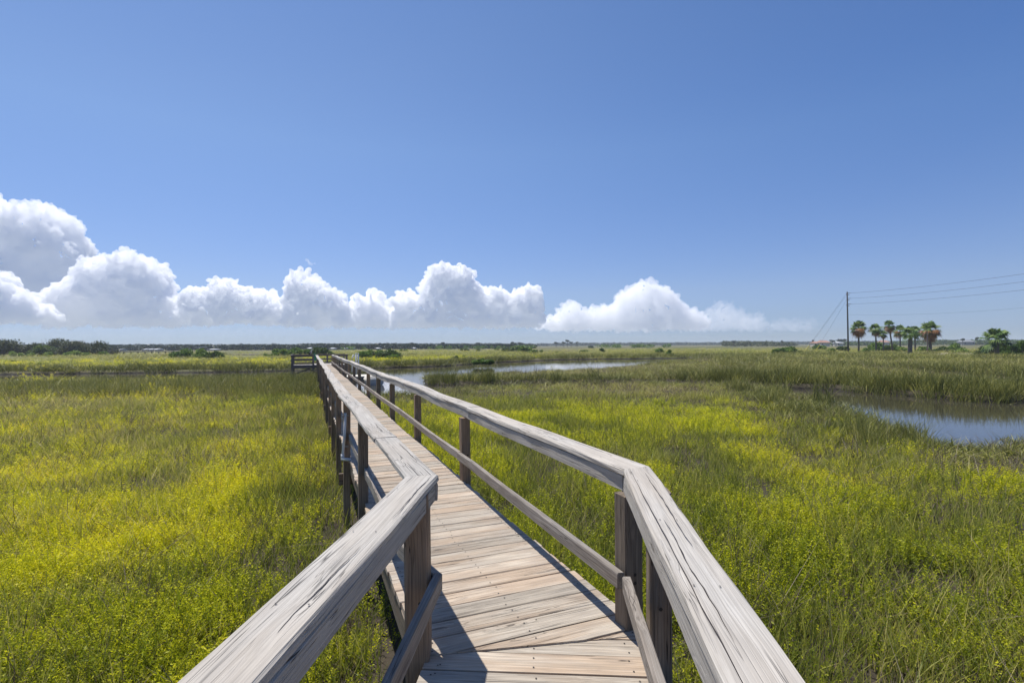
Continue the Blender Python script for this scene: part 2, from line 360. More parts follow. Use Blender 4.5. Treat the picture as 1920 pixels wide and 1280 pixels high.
# ------------------------------------------------------------------ boardwalk
DECK = 1.0
U = Vector((-.3665,.9304,0)).normalized(); N = Vector((U.y,-U.x,0)); C0 = Vector((.14,2.92,0))
U1 = Vector((.066,.998,0)).normalized(); N1 = Vector((U1.y,-U1.x,0))
def S2(t_, o, z=0): p = C0+U*t_+N*o; return (p.x, p.y, z)
BOARDWALK = empty('boardwalk', (0, 0, 0))
tag(BOARDWALK, 'long weathered grey timber boardwalk with railings, crossing the marsh', 'boardwalk')
def clip(poly, p, n):
    out = []
    for k in range(len(poly)):
        a, b = poly[k], poly[(k+1) % len(poly)]
        da = (a[0]-p[0])*n[0]+(a[1]-p[1])*n[1]; db = (b[0]-p[0])*n[0]+(b[1]-p[1])*n[1]
        if da >= 0: out.append(a)
        if (da >= 0) != (db >= 0):
            q = da/(da-db); out.append((a[0]+(b[0]-a[0])*q, a[1]+(b[1]-a[1])*q))
    return out
MP = (.14, 2.91); MN = (-.155, .988)         # the joint of the two runs of boards
def boards(name, c0, u, n, t0, t1, wl, wr, side, zfun, wob):
    mb = MB(); t_ = t0; k = 0
    while t_ < t1:
        wdt = .158+random.uniform(-.004, .004); gap = random.uniform(.006, .013)
        a = -wl+random.uniform(-.014, .014)+wob(t_)*.6; b = wr+random.uniform(-.014, .014)+wob(t_)
        sk = random.uniform(-.004, .004)
        nn = 7; z = zfun(t_)+random.uniform(-.0025, .0025); tilt = random.uniform(-.003, .003); r = random.random(); cup = random.uniform(-.002, .002)
        quad = [(t_, a), (t_+sk, b), (t_+wdt+sk, b), (t_+wdt, a)]
        P = [((c0+u*q+n*o).x, (c0+u*q+n*o).y) for q, o in quad]
        pc = clip(P, MP, [v*side for v in MN])
        if len(pc) >= 3:
            full = len(pc) == 4 and all(abs(pc[i][0]-P[i][0])+abs(pc[i][1]-P[i][1]) < 1e-6 for i in range(4))
            rz = r*31
            if full:      # warped board with rounded edges
                vs = []; wc = []; ns = 9; ch = .005; th = .038
                prof = [(ch, 0), (wdt*.5, cup), (wdt-ch, 0), (wdt, -ch), (wdt, -th), (0, -th), (0, -ch)]
                for s_ in range(ns+1):
                    o = a+(b-a)*s_/ns; jz = .0016*mnoise.noise(Vector((o*2, t_*5, 3)))
                    for q, zz in prof:
                        e = .0022*mnoise.noise(Vector((o*5, t_*9+(q > wdt/2)*5, 1))) if q <= ch or q >= wdt-ch else 0
                        p = c0+u*(t_+q+e+sk*s_/ns)+n*o; vs.append((p.x, p.y, z+zz+jz+tilt*(s_/ns-.5))); wc.append((o+rz, q+r*17, zz+r*5))
                m = len(prof); fs = [(s_*m+i, (s_+1)*m+i, (s_+1)*m+(i+1) % m, s_*m+(i+1) % m) for s_ in range(ns) for i in range(m)]
                fs += [tuple(range(m)), tuple(range((ns+1)*m-1, ns*m-1, -1))]
                mb.add(vs, fs, 0, wc, r)
            else:
                wc = [((x-c0.x)*n.x+(y-c0.y)*n.y+rz, (x-c0.x)*u.x+(y-c0.y)*u.y+r*17, r*5) for x, y in pc]*2
                mb.prism(pc, z-.038, z, 0, wc, r)
            if t_ < 14:
                for o in (a+.07, a+.085, (a+b)/2, b-.08):
                    for q in (.035, wdt-.035):
                        p = c0+u*(t_+q+random.uniform(-.008,.008))+n*(o+random.uniform(-.012,.012))
                        if ((p.x-MP[0])*MN[0]+(p.y-MP[1])*MN[1])*side > .02:
                            rn = .0052; vs = [(p.x+rn*math.cos(f*math.pi/3), p.y+rn*math.sin(f*math.pi/3), z+.0035) for f in range(6)]
                            mb.add(vs, [tuple(range(6))], 1)
        t_ += wdt+gap; k += 1
    o = mb.build(name, [M['deck'], M['nail']], BOARDWALK); return o
zs = lambda t_: DECK+.012*math.sin(t_*.55)+.01*math.sin(t_*1.3+1)
wb = lambda t_: .018*math.sin(t_*.35+.3)+.06*max(0, 1-t_/2.2)
boards('deck_board_run', C0, U, N, -.9, 48.2, .68, .57, 1, zs, wb)
boards('deck_board_run', Vector((.145,2.91,0)), U1, N1, -4.6, .6, .62, .575, -1, lambda t_: DECK, lambda t_: 0)
# joists under the deck
for o in (-.63, 0, .52):
    mb = MB(); ts = np.linspace(.1, 48, 40)
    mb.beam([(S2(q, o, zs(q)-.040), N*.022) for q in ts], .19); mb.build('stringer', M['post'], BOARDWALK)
for o in (-.56, 0, .52):
    mb = MB(); mb.beam([((Vector((.145,2.91,0))+U1*q+N1*o).x, (Vector((.145,2.91,0))+U1*q+N1*o).y, DECK-.042) if False else tuple(Vector((.145,2.91,DECK-.042))+U1*q+N1*o) for q in (-4.6, -3, -1.5, -.05)] and [(tuple(Vector((.145,2.91,DECK-.042))+U1*q+N1*o), N1*.022) for q in (-4.6,-3,-1.5,-.05)], .19)
    mb.build('stringer', M['post'], BOARDWALK)
TOP = 1.94
# posts
ang2 = math.atan2(U.y, U.x)-math.pi/2; ang1 = math.atan2(U1.y, U1.x)-math.pi/2
def add_post(x, y, rz, z1=TOP-.05, z0=-1.3, wd=.115, mat='post', lean=(0,0), label=None):
    mb = MB(); mb.post(x, y, z0, z1, wd, rz, lean)
    if y < 14:
        s_ = 1 if x < .1-.39*(y-2.9)+.0 else -1
        for z_ in (1.33, .90 if z0 < .8 else 1.28, 1.83):
            f = Vector((math.cos(rz), math.sin(rz), 0)); g2 = Vector((-f.y, f.x, 0)); c_ = Vector((x, y, z_))-g2*(wd/2+.004)
            mb.add([c_+f*.011*math.cos(a*math.pi/3)+Vector((0,0,.011*math.sin(a*math.pi/3))) for a in range(6)], [tuple(range(6))], 1)
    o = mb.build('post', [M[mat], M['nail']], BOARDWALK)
    if label: o['label'] = label
    return o
RT = [0, 3.56, 6.81, 9.83, 12.6, 15.4, 18.3, 21.3, 24.4, 27.4, 30.5, 33.6, 36.7, 39.8, 42.9, 46.2]
LT = [3.15, 5.5]+[8.0+2.45*k for k in range(16)]
add_post(.70, 3.12, ang2, z0=DECK+.002, wd=.125, z1=TOP-.146)
add_post(.765, 2.72, ang1, z0=DECK-.9, z1=TOP-.018, wd=.115, lean=(.01,.02))
for q in RT[1:]: add_post(*S2(q, .635+random.uniform(-.012,.012))[:2], ang2, z1=TOP-.147, lean=(random.uniform(-.03,.0), random.uniform(-.02,.02)))
add_post(-.50, 2.80, ang1+.1, lean=(-.03,.03), wd=.13, z0=-1.3)
for q in LT: add_post(*S2(q, -.675 if q < 4 else -.695+random.uniform(-.012,.012))[:2], ang2, wd=.10, lean=(random.uniform(-.01,.03), random.uniform(-.02,.02)))
for yy in (-.3,):
    add_post(-.72, yy, ang1); add_post(.62, yy, ang1)
for q in LT[1::2]:      # cross bearers below
    mb = MB(); mb.beam([(S2(q+.1, -.80, DECK-.24), U*.022), (S2(q+.1, .70, DECK-.24), U*.022)], .18); mb.build('cross_bearer', M['post'], BOARDWALK)
# caps: flat top rail with a narrower board on edge below its inner side
def crack(mb, a, b, n_, seed):
    """a long drying crack in the top face between stations a and b"""
    a = Vector(a); b = Vector(b); L = []; m = 40
    for k in range(m+1):
        t_ = k/m; wd_ = .0022*math.sin(math.pi*t_)**.5*(1+.7*mnoise.noise(Vector((t_*9, seed, 0)))); o = .010*mnoise.noise(Vector((t_*3, seed, 5)))+.003*mnoise.noise(Vector((t_*14, seed, 9)))
        p = a+(b-a)*t_+n_*o+Vector((0,0,.0035)); L += [p-n_*wd_, p+n_*wd_]
    mb.add(L, [(2*k, 2*k+1, 2*k+3, 2*k+2) for k in range(m)], 1)
def nails(mb, p, n_):
    for o in (-.045+random.uniform(-.012,.012), .04+random.uniform(-.015,.015)):
        rn = .0038; x_, y_ = p[0]+n_.x*o, p[1]+n_.y*o
        mb.add([(x_+rn*math.cos(f*math.pi/3), y_+rn*math.sin(f*math.pi/3), p[2]+.0045) for f in range(6)], [tuple(range(6))], 1)
def rail_run(corner, near_pt, side, splits, off, mv, wob, fasc_in):
    """near run through near_pt to corner, then on along the long run; side +1 right, -1 left"""
    hw = .092; th = .045
    c = Vector((*corner, 0)); p = Vector((*near_pt, 0)); d = (c-p).normalized(); nn = Vector((d.y,-d.x,0))
    st = [(tuple(p+(c-p)*k/14+Vector((0,0,TOP+.004*math.sin(k)))), nn*hw) for k in range(14)] + [((c.x, c.y, TOP), Vector(mv))]
    mb = MB(); mb.beam(st, th, .009, .0028, br=.55)
    for k in (1, 4, 7, 9, 11, 13): nails(mb, st[k][0], nn)
    P_ = [Vector(q_[0]) for q_ in st]
    for (i0, i1, o_) in ([(6, 14, -.052), (8, 11, -.02), (10, 13.6, .03)] if side > 0 else [(8.5, 10.5, .035), (11.5, 14, .058)]):
        f_ = lambda v: P_[0]+(P_[-1]-P_[0])*(v/14)+nn*o_
        crack(mb, f_(i0), f_(i1), nn, i0+o_*100)
    mb.build('top_rail', [M['rail'], M['nail']], BOARDWALK)
    fo = -side*(hw-.028)
    st = [(tuple(p+nn*fo+(c-p)*k/10+Vector((0,0,TOP-th-.001))), nn*.021) for k in range(10)] + [(tuple(c+nn*fo-d*.03+Vector((0,0,TOP-th-.001))), nn*.021)]
    mb = MB(); mb.beam(st, .098, .006, .002, br=.35); mb.build('rail_board', M['rail'], BOARDWALK)
    t0 = 0
    for k, t1 in enumerate(splits):
        n = max(4, int((t1-t0)*3)); b = random.uniform(.35, .8); dz = random.uniform(-.004, .004); do = random.uniform(-.012, .012) if k else 0
        pts = []
        for i_ in range(n+1):
            q = t0+(t1-t0)*i_/n; e = float(1-sst(0, 3.2, q)); oc = (c-C0).dot(N); tc = (c-C0).dot(U)
            e2 = max(0, 1-q/6); o = (off+do+wob(q))*(1-e2)+oc*e2; x_, y_, _ = S2(q+tc*e, o)
            pts.append((x_, y_, TOP+dz*min(1, q)+.012*min(1, q/8)*math.sin(q*.8+side)+.007*min(1, q/2)*math.sin(q*2.1)))
        st = [(pt, (N*hw*(1+.05*mnoise.noise(Vector((pt[1]*2, side, 0)))))) for pt in pts]
        if k == 0: st[0] = ((c.x, c.y, TOP), Vector(mv))
        else: st[0] = (tuple(Vector(pts[0])+U*.004), st[0][1])
        mb = MB(); mb.beam(st, th, .010, .004, br=b)
        if t0 < 16:
            L = range(1, n, 2)
            for i_ in L: nails(mb, pts[i_], N)
            for i_ in range(1, n-2, 6): crack(mb, Vector(pts[i_])+N*(.05*math.sin(i_*1.7+k)), Vector(pts[i_+2])+N*(.05*math.sin(i_*1.7+k)), N, i_+k)
        mb.build('top_rail', [M['rail'], M['nail']], BOARDWALK)
        ext = -.05 if (k == 0 and fasc_in) else .03
        fs = [(tuple(Vector(pt)+N*fo+Vector((0,0,-th-.001))), N*.021) for pt in pts]
        if k == 0: fs[0] = (tuple(Vector(pts[0])+N*fo+U*ext+Vector((0,0,-th-.001))), N*.021)
        mb = MB(); mb.beam(fs, .098, .006, .003, br=b*.6); mb.build('rail_board', M['rail'], BOARDWALK)
        t0 = t1
wobL = lambda q: min(1, q/8)*(.018*math.sin(q*.5)+.01*math.sin(q*1.7))
wobR = lambda q: min(1, q/10)*(.03*math.sin(q*.33+.6)+.012*math.sin(q*1.1))
rail_run((-.535,3.015), (-.855,-1.2), -1, [1.5,5.95,10.3,14.9,19.6,24.1,28.8,33.4,38,42.5,46.3], -.695, (.095,.015,0), wobL, True)
rail_run((.765,3.165), (.33,-1.2), 1, [3.4,8.1,12.6,17.3,21.9,26.4,31,35.7,40.2,44.0,46.3], .68, (.09,.045,0), wobR, False)
# lower rails: boards on edge fixed to the inner faces of the posts
def low_run(pts, br=None, h=.095, hw=.024):
    mb = MB(); st = []; P = [Vector(p) for p in pts]
    for i_, p in enumerate(P):
        a = P[max(i_-1, 0)]; b = P[min(i_+1, len(P)-1)]; d = (b-a); d.z = 0; d.normalize(); st.append((tuple(p), Vector((d.y,-d.x,0))*hw))
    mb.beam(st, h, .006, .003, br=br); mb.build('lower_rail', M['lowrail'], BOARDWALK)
def S2n(t0, t1, o, z, n=10, k=0): return [S2(t0+(t1-t0)*i_/n, o+.006*math.sin((t0+(t1-t0)*i_/n)*1.1+k), z+.009*math.sin((t0+(t1-t0)*i_/n)*.9+k)) for i_ in range(n+1)]
low_run([(.375,-1.0,1.40),(.47,.5,1.40),(.56,1.9,1.395),(.655,2.97,1.36)], .5)
low_run([(.628,3.01,1.365), S2(1.2, .502, 1.366), S2(2.2, .516, 1.366)]+S2n(3.0, 3.56, .53, 1.366, 2), .45)
low_run([(-.66,-1.0,1.42),(-.58,.6,1.42),(-.50,1.8,1.42),(-.415,2.83,1.45)], .5)
low_run([(-.42,2.86,1.43)]+S2n(.8, 2.8, -.64, 1.38), .6)
for a, b in zip([3.4,8.1,12.6,17.3,21.9,26.4,31,35.7,40.2,44.0], [8.1,12.6,17.3,21.9,26.4,31,35.7,40.2,44,46.3]):
    low_run(S2n(a+.005+.16, b+.16, .545+random.uniform(-.01,.01), 1.37)); low_run(S2n(a-.6+.005, b-.6, -.64+random.uniform(-.01,.01), 1.38))
# grey water pipe fixed to the second left post
q = LT[1]; px_, py_, _ = S2(q-.09, -.745); mb = MB()
mb.tube([(px_+.035, py_, 1.70), (px_+.02, py_-.01, 1.35), (px_, py_-.02, 1.12), (px_-.005, py_-.02, 1.07)], .019, n=12)
mb.tube([(px_-.005, py_-.02, 1.09), (px_-.006, py_-.02, 1.0)], .026, n=12)
mb.tube([(px_-.02, py_-.02, 1.02), (px_+.12, py_-.06, 1.015)], .024, n=12)
pp = mb.build('water_pipe', M['pvc'], BOARDWALK, smooth=True); pp['label'] = 'grey plastic pipe strapped to a post'
for z_ in (1.66, 1.2):
    mb = MB(); mb.box((px_+.03, py_+.01, z_), (.09, .05, .02), ang2); mb.build('pipe_clamp', M['metal'], pp)

# ------------------------------------------------------------------ landing platform at the far end
PL = empty('dock_platform', (0,0,0)); tag(PL, 'dark timber dock platform on piles with railings, at the far end of the boardwalk', 'dock')
T0, T1, OL, OR = 48.25, 52.6, -2.85, 2.1
mb = MB(); q = OL
while q < OR:
    mb.beam([(S2(T0, q+.07, DECK), N*.068), (S2(T1, q+.07, DECK), N*.068)], .04); q += .143
mb.build('deck', M['rail'], PL)
for t_ in (T0, (T0+T1)/2, T1):
    mb = MB(); mb.beam([(S2(t_, OL, DECK-.042), U*.03), (S2(t_, OR, DECK-.042), U*.03)], .26); mb.build('beam', M['dock'], PL)
for t_ in (T0+.06, T1-.06):
    for o in (OL+.1, -.95, .9 if t_ < 50 else .4, OR-.1):
        mb = MB(); x_, y_, _ = S2(t_, o); mb.post(x_, y_, -1.6, DECK-.03 if False else TOP-.05, .17, ang2); mb.build('pile', M['dock'], PL)
def rails(seq, zlist, mat='dock', w=.07, h=.05):
    for (ta, oa), (tb, ob) in seq:
        for z_, hh, ww in zlist:
            d = (U*(tb-ta)+N*(ob-oa)).normalized(); nn = Vector((d.y,-d.x,0))
            mb = MB(); mb.beam([(S2(ta, oa, z_), nn*ww), (S2(tb, ob, z_), nn*ww)], hh); mb.build('rail', M[mat], PL)
Z3 = [(TOP, .05, .08), (TOP-.06, .13, .02), (1.50, .12, .02), (1.14, .09, .02)]
rails([((T0, OL), (T0, -1.0)), ((T1, OL), (T1, OR)), ((T0, OL), (T1, OL)), ((T0, 1.0), (T0, OR)), ((T0, OR), (T0+1.4, OR))], Z3)
mb = MB()
for o in (.0, .14, .28): mb.beam([(S2(T0+.5+o, OL+.2, 1.45), U*.06), (S2(T0+.5+o, -1.5, 1.45), U*.06)], .04)
bn = mb.build('bench', M['dock'], PL)
for (a, b) in ((S2(T0+.1, -1.35, .7), S2(T0+.1, .2, -.2)), (S2(T0+.1, OL+.2, .2), S2(T0+.1, OL+1.5, .7))):
    mb = MB(); mb.beam([(a, U*.03), (b, U*.03)], .14); mb.build('brace', M['dock'], PL)
# green plastic panel hung on the back rail
x_, y_, _ = S2(T1-.12, -.75); mb = MB()
mb.box((x_, y_, 1.58), (.30, .10, .62), ang2); mb.box((x_, y_, 1.90), (.36, .16, .05), ang2)
for s_ in (-1, 1): mb.tube([(x_+s_*.09, y_, 1.92), (x_+s_*.07, y_, 2.04)], .012)
mb.tube([(x_-.07, y_, 2.04), (x_+.07, y_, 2.04)], .012)
tag(mb.build('bin', M['green']), 'small green plastic bin hung on the railing of the dock platform', 'bin')
# bird on the rail
x_, y_, _ = S2(T0+.0, -1.15); z_ = TOP+.0
BD = empty('bird', (x_, y_, z_)); tag(BD, 'dark and white bird perched on the railing at the end of the boardwalk', 'bird')
mb = MB()
def lathe(mb, axis_pts, radii, n=10, mi=0):
    P = [Vector(p) for p in axis_pts]; vs = []; fs = []
    for i_, p in enumerate(P):
        d = (P[min(i_+1, len(P)-1)]-P[max(i_-1, 0)]).normalized(); a = d.orthogonal().normalized(); b = d.cross(a)
        for k in range(n): th = 2*math.pi*k/n; vs.append(p+(a*math.cos(th)+b*math.sin(th))*radii[i_])
    for i_ in range(len(P)-1):
        for k in range(n): fs.append((i_*n+k, i_*n+(k+1) % n, (i_+1)*n+(k+1) % n, (i_+1)*n+k))
    mb.add(vs, fs, mi)
lathe(mb, [(-.16,0,.02),(-.10,0,.09),(-.03,0,.18),(.02,0,.27),(.05,0,.36),(.06,0,.42),(.09,0,.46),(.13,0,.47),(.20,0,.455)], [.01,.06,.095,.085,.05,.04,.05,.03,.004])
mb.build('body', M['bird_w'], BD, smooth=True)
for s_ in (-1, 1):
    mb = MB(); lathe(mb, [(.02,s_*.07,.28),(-.03,s_*.085,.20),(-.10,s_*.07,.09),(-.19,s_*.03,-.01)], [.03,.05,.04,.006]); mb.build('wing', M['bird_d'], BD, smooth=True)
    mb = MB(); mb.tube([(0,s_*.035,.12),(.005,s_*.035,0)], .008); mb.build('leg', M['bird_d'], BD)
# white mooring poles and gangway handrail beside the platform
for k, (X, lab) in enumerate(((667.5, 'white mooring pole nearest the dock platform'), (671.8, 'white mooring pole, the right one of the pair by the boat'))):
    p = at_d(X, 700, 50.0); mb = MB(); mb.tube([(p[0], p[1], -1.5), (p[0]+.02, p[1], 1.0), (p[0], p[1], 1.96)], .075, .07, 10); 
    mb.tube([(p[0], p[1], 1.96), (p[0], p[1], 2.03)], .085, .03, 10)
    tag(mb.build('mooring_pole', M['white'], smooth=True), lab, 'pole', 'white mooring poles')
p = at_d(660.5, 680, 49.0); mb = MB()
mb.tube([(p[0]-.05,p[1],.2),(p[0],p[1],.9),(p[0]-.08,p[1],1.35),(p[0]+.02,p[1],1.62),(p[0]+.1,p[1],1.86)], .06, .06, 10)
mb.tube([(p[0]+.1,p[1],1.86),(p[0]+.12,p[1]+.25,1.80)], .06, .05, 10)
tag(mb.build('ladder_handrail', M['white'], smooth=True), 'bent white handrail of the boat ladder at the right of the dock platform', 'handrail')
# floating dock with a covered boat
def at_w(X, Y, z=WATER_Z): return at_z(X, Y, z)
a = at_z(672, 704, .0); FD = empty('floating_dock', (a[0], a[1], WATER_Z)); tag(FD, 'low grey floating dock with a pale top, beside the boardwalk', 'floating dock')
mb = MB(); mb.box((0,0,.05), (2.1,3.2,.5), ang2); mb.build('float', M['dock'], FD)
mb = MB()
for k in range(16): 
    q = U*(-1.55+k*.2); mb.box((q.x, q.y, .335), (2.2,.17,.05), ang2)
mb.build('deck', M['cover'], FD)
for s_ in (-1, 1):
    q = N*(1.2*s_)-U*1.2; mb = MB(); mb.tube([(q.x,q.y,-1.5),(q.x,q.y,.75)], .07); mb.build('pile', M['dock'], FD)
b = at_z(700, 711, .0); BT = empty('boat', (b[0], b[1], WATER_Z)); BT.rotation_euler = (0,0,ang2)
tag(BT, 'small boat under a pale cover, moored in the creek right of the boardwalk', 'boat')
def hullmesh(sec, mb, mi=0):
    n = len(sec[0]); vs = [p for s_ in sec for p in s_]; fs = [(i_*n+k, (i_+1)*n+k, (i_+1)*n+k+1, i_*n+k+1) for i_ in range(len(sec)-1) for k in range(n-1)]
    fs += [tuple(range(n)), tuple(range(len(vs)-1, len(vs)-1-n, -1))]; mb.add(vs, fs, mi)
ys = [(-1.9,.62,.0),(-1.2,.72,-.02),(0,.74,0),(1.0,.60,.04),(1.7,.30,.10),(2.05,.04,.16)]
mb = MB(); hullmesh([[(-w_,y_,.42+e),(-w_*.9,y_,.12),(-w_*.45,y_,-.14+e),(0,y_,-.2+e),(w_*.45,y_,-.14+e),(w_*.9,y_,.12),(w_,y_,.42+e)] for y_, w_, e in ys], mb)
mb.build('hull', M['white'], BT, smooth=True)
mb = MB(); hullmesh([[(-w_*1.04,y_,.36+e),(-w_*1.03,y_,.45+e),(-w_*.6,y_,.45+e+.28*(w_/.74)),(0,y_,.45+e+.45*(w_/.74)),(w_*.6,y_,.45+e+.28*(w_/.74)),(w_*1.03,y_,.45+e),(w_*1.04,y_,.36+e)] for y_, w_, e in ys], mb)
mb.build('cover', M['cover'], BT, smooth=True)

# ------------------------------------------------------------------ plants
def quads_from(centers, ax, ay):
    """quads centred at centers with half vectors ax, ay"""
    V = np.stack([centers-ax-ay, centers+ax-ay, centers+ax+ay, centers-ax+ay], 1).reshape(-1, 3)
    return V, np.arange(len(V)).reshape(-1, 4)
def blades(n, rad, hmin, hmax, wid, lean, seed, curve=.35, seg=3, up=1.0, lvb=(0,1)):
    g_ = np.random.default_rng(seed); a = g_.random(n)*2*np.pi; r = rad*np.sqrt(g_.random(n)); bx = np.stack([r*np.cos(a), r*np.sin(a), np.zeros(n)], 1)
    h = g_.uniform(hmin, hmax, n); la = g_.random(n)*2*np.pi; ln = np.abs(g_.normal(0, lean, n)); d = np.stack([np.cos(la), np.sin(la)], 1)
    pa = g_.random(n)*2*np.pi; perp = np.stack([np.cos(pa), np.sin(pa), np.zeros(n)], 1); cv = g_.uniform(0, curve, n)
    V = []; lv = []; base_lv = g_.uniform(*lvb, n)
    for s_ in range(seg+1):
        t_ = s_/seg; off = (ln*t_+cv*t_*t_)*h
        c = bx+np.concatenate([d*off[:, None], (h*up*(t_-.25*cv*t_*t_))[:, None]], 1)
        wv = perp*(wid*(1-.85*t_**1.5)*g_.uniform(.7, 1.3, n))[:, None]*.5
        V += [c-wv, c+wv]; lv += [base_lv, base_lv]
    V = np.stack(V, 1); m = V.shape[1]; V = V.reshape(-1, 3); base = np.arange(n)[:, None]*m
    Fc = np.concatenate([base+np.array([[2*s_, 2*s_+1, 2*s_+3, 2*s_+2]]) for s_ in range(seg)], 0)
    return V, Fc, np.stack(lv, 1).reshape(-1)
def saltwort(seed, rad=.26, nst=34, hmin=.12, hmax=.32):
    g_ = np.random.default_rng(seed); Vs = []; Fs = []; lvs = []; b = 0
    # stems
    V, Fc, lv = blades(nst, rad, hmin, hmax, .007, .25, seed, .2, 2, lvb=(0,.2)); Vs.append(V); Fs.append(Fc); lvs.append(lv*.5); b += len(V)
    C = []; A = []; B = []; L = []
    for k in range(nst):
        a = g_.random()*6.28; r = rad*math.sqrt(g_.random()); x0, y0 = r*math.cos(a), r*math.sin(a); h = g_.uniform(hmin, hmax); la = g_.random()*6.28; le = abs(g_.normal(0, .3)); sl_ = g_.uniform(.15, .75)
        nl = int(13+9*g_.random())
        for q in range(nl):
            t_ = .3+.7*q/nl; z_ = h*t_; cx = x0+math.cos(la)*le*h*t_; cy = y0+math.sin(la)*le*h*t_
            th = q*2.4+a; el = g_.uniform(.1, 1.1); d = np.array([math.cos(th)*math.cos(el), math.sin(th)*math.cos(el), math.sin(el)])
            ll = g_.uniform(.020, .036)*(1.15-.5*t_); pr = np.cross(d, [0,0,1]); pr /= np.linalg.norm(pr)+1e-6
            pr = pr*math.cos(g_.random()*3)+np.cross(d, pr)*math.sin(g_.random()*3); 
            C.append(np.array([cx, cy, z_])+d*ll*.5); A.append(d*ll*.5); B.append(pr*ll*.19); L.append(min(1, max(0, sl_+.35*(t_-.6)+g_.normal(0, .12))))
    C = np.array(C); A = np.array(A); B = np.array(B); L = np.array(L)
    # leaf as a diamond-like quad
    V = np.stack([C-A, C+B, C+A, C-B], 1).reshape(-1, 3); Fc = np.arange(len(V)).reshape(-1, 4)
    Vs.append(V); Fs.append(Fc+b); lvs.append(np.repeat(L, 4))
    return np.concatenate(Vs), np.concatenate(Fs), np.concatenate(lvs)
def dry(seed, n=9, rad=.18):
    g_ = np.random.default_rng(seed); V, Fc, lv = blades(n, rad, .3, .62, .006, .22, seed, .3, 3, lvb=(0,1))
    v2, f2, l2 = blades(n*2, rad*1.2, .10, .30, .004, .9, seed+9, .6, 2, lvb=(.2,1)); v2[:, 2] += .06
    return np.concatenate([V, v2]), np.concatenate([Fc, f2+len(V)]), np.concatenate([lv, l2])
def variants(prefix, fn, mat, n):
    c = bpy.data.collections.new(prefix)
    for k in range(n):
        V, Fc, lv = fn(k); o = npmesh(f'{prefix}_{"abcdefgh"[k]}', V, Fc, lv, mat, False, False); c.objects.link(o)
    return c
def scatter(name, coll, P, rot, scl, idx, tint, label, cat='marsh plants', kind='stuff'):
    me = bpy.data.meshes.new(name); me.vertices.add(len(P)); me.vertices.foreach_set('co', P.astype(np.float32).ravel())
    for nm, ty, dat, key in (('rot','FLOAT_VECTOR',rot,'vector'), ('scl','FLOAT_VECTOR',scl,'vector'), ('idx','INT',idx,'value'), ('tint','FLOAT',tint,'value')):
        a = me.attributes.new(nm, ty, 'POINT'); a.data.foreach_set(key, np.ascontiguousarray(dat.astype(np.int32 if ty == 'INT' else np.float32)).ravel())
    o = bpy.data.objects.new(name, me); COL.objects.link(o)
    ng = bpy.data.node_groups.new(name+'_nodes', 'GeometryNodeTree')
    ng.interface.new_socket('Geometry', in_out='INPUT', socket_type='NodeSocketGeometry'); ng.interface.new_socket('Geometry', in_out='OUTPUT', socket_type='NodeSocketGeometry')
    gi = ng.nodes.new('NodeGroupInput'); go = ng.nodes.new('NodeGroupOutput'); ip = ng.nodes.new('GeometryNodeInstanceOnPoints')
    ci = ng.nodes.new('GeometryNodeCollectionInfo'); ci.inputs['Collection'].default_value = coll; ci.inputs['Separate Children'].default_value = True; ci.inputs['Reset Children'].default_value = True
    def na_(nm, ty):
        x_ = ng.nodes.new('GeometryNodeInputNamedAttribute'); x_.data_type = ty; x_.inputs['Name'].default_value = nm; return x_.outputs['Attribute']
    ng.links.new(gi.outputs[0], ip.inputs['Points']); ng.links.new(ci.outputs[0], ip.inputs['Instance']); ip.inputs['Pick Instance'].default_value = True
    ng.links.new(na_('idx', 'INT'), ip.inputs['Instance Index']); ng.links.new(na_('rot', 'FLOAT_VECTOR'), ip.inputs['Rotation']); ng.links.new(na_('scl', 'FLOAT_VECTOR'), ip.inputs['Scale'])
    ng.links.new(ip.outputs[0], go.inputs[0])
    md = o.modifiers.new('scatter', 'NODES'); md.node_group = ng
    return tag(o, label, cat, None, kind)
def samples(spacing, r0, r1, seed, half=R_(56)):
    """points in the wedge in front of the camera, spacing(r) apart on average"""
    g_ = np.random.default_rng(seed); out = []
    edges = np.geomspace(r0, r1, 60)
    for a, b in zip(edges[:-1], edges[1:]):
        m = (a+b)/2; n = int(half*(b*b-a*a)/spacing(m)**2)+1
        r = np.sqrt(g_.uniform(a*a, b*b, n)); th = g_.uniform(-half, half, n); out.append(np.stack([r*np.sin(th), r*np.cos(th)-.5], 1))
    return np.concatenate(out)
def walk_off(x, y):
    """distance from the boardwalk centre line"""
    t_ = (x-C0.x)*U.x+(y-C0.y)*U.y; o = (x-C0.x)*N.x+(y-C0.y)*N.y
    d2 = np.where((t_ > 0) & (t_ < 54), np.abs(o), 1e3); d1 = np.where(y < 3.2, np.abs(x-.03), 1e3)
    pf = np.where((t_ > 47.5) & (t_ < 53.5) & (o > -4.8) & (o < 2.8), 0, 1e3)
    return np.minimum(np.minimum(d1, d2), pf), o, t_
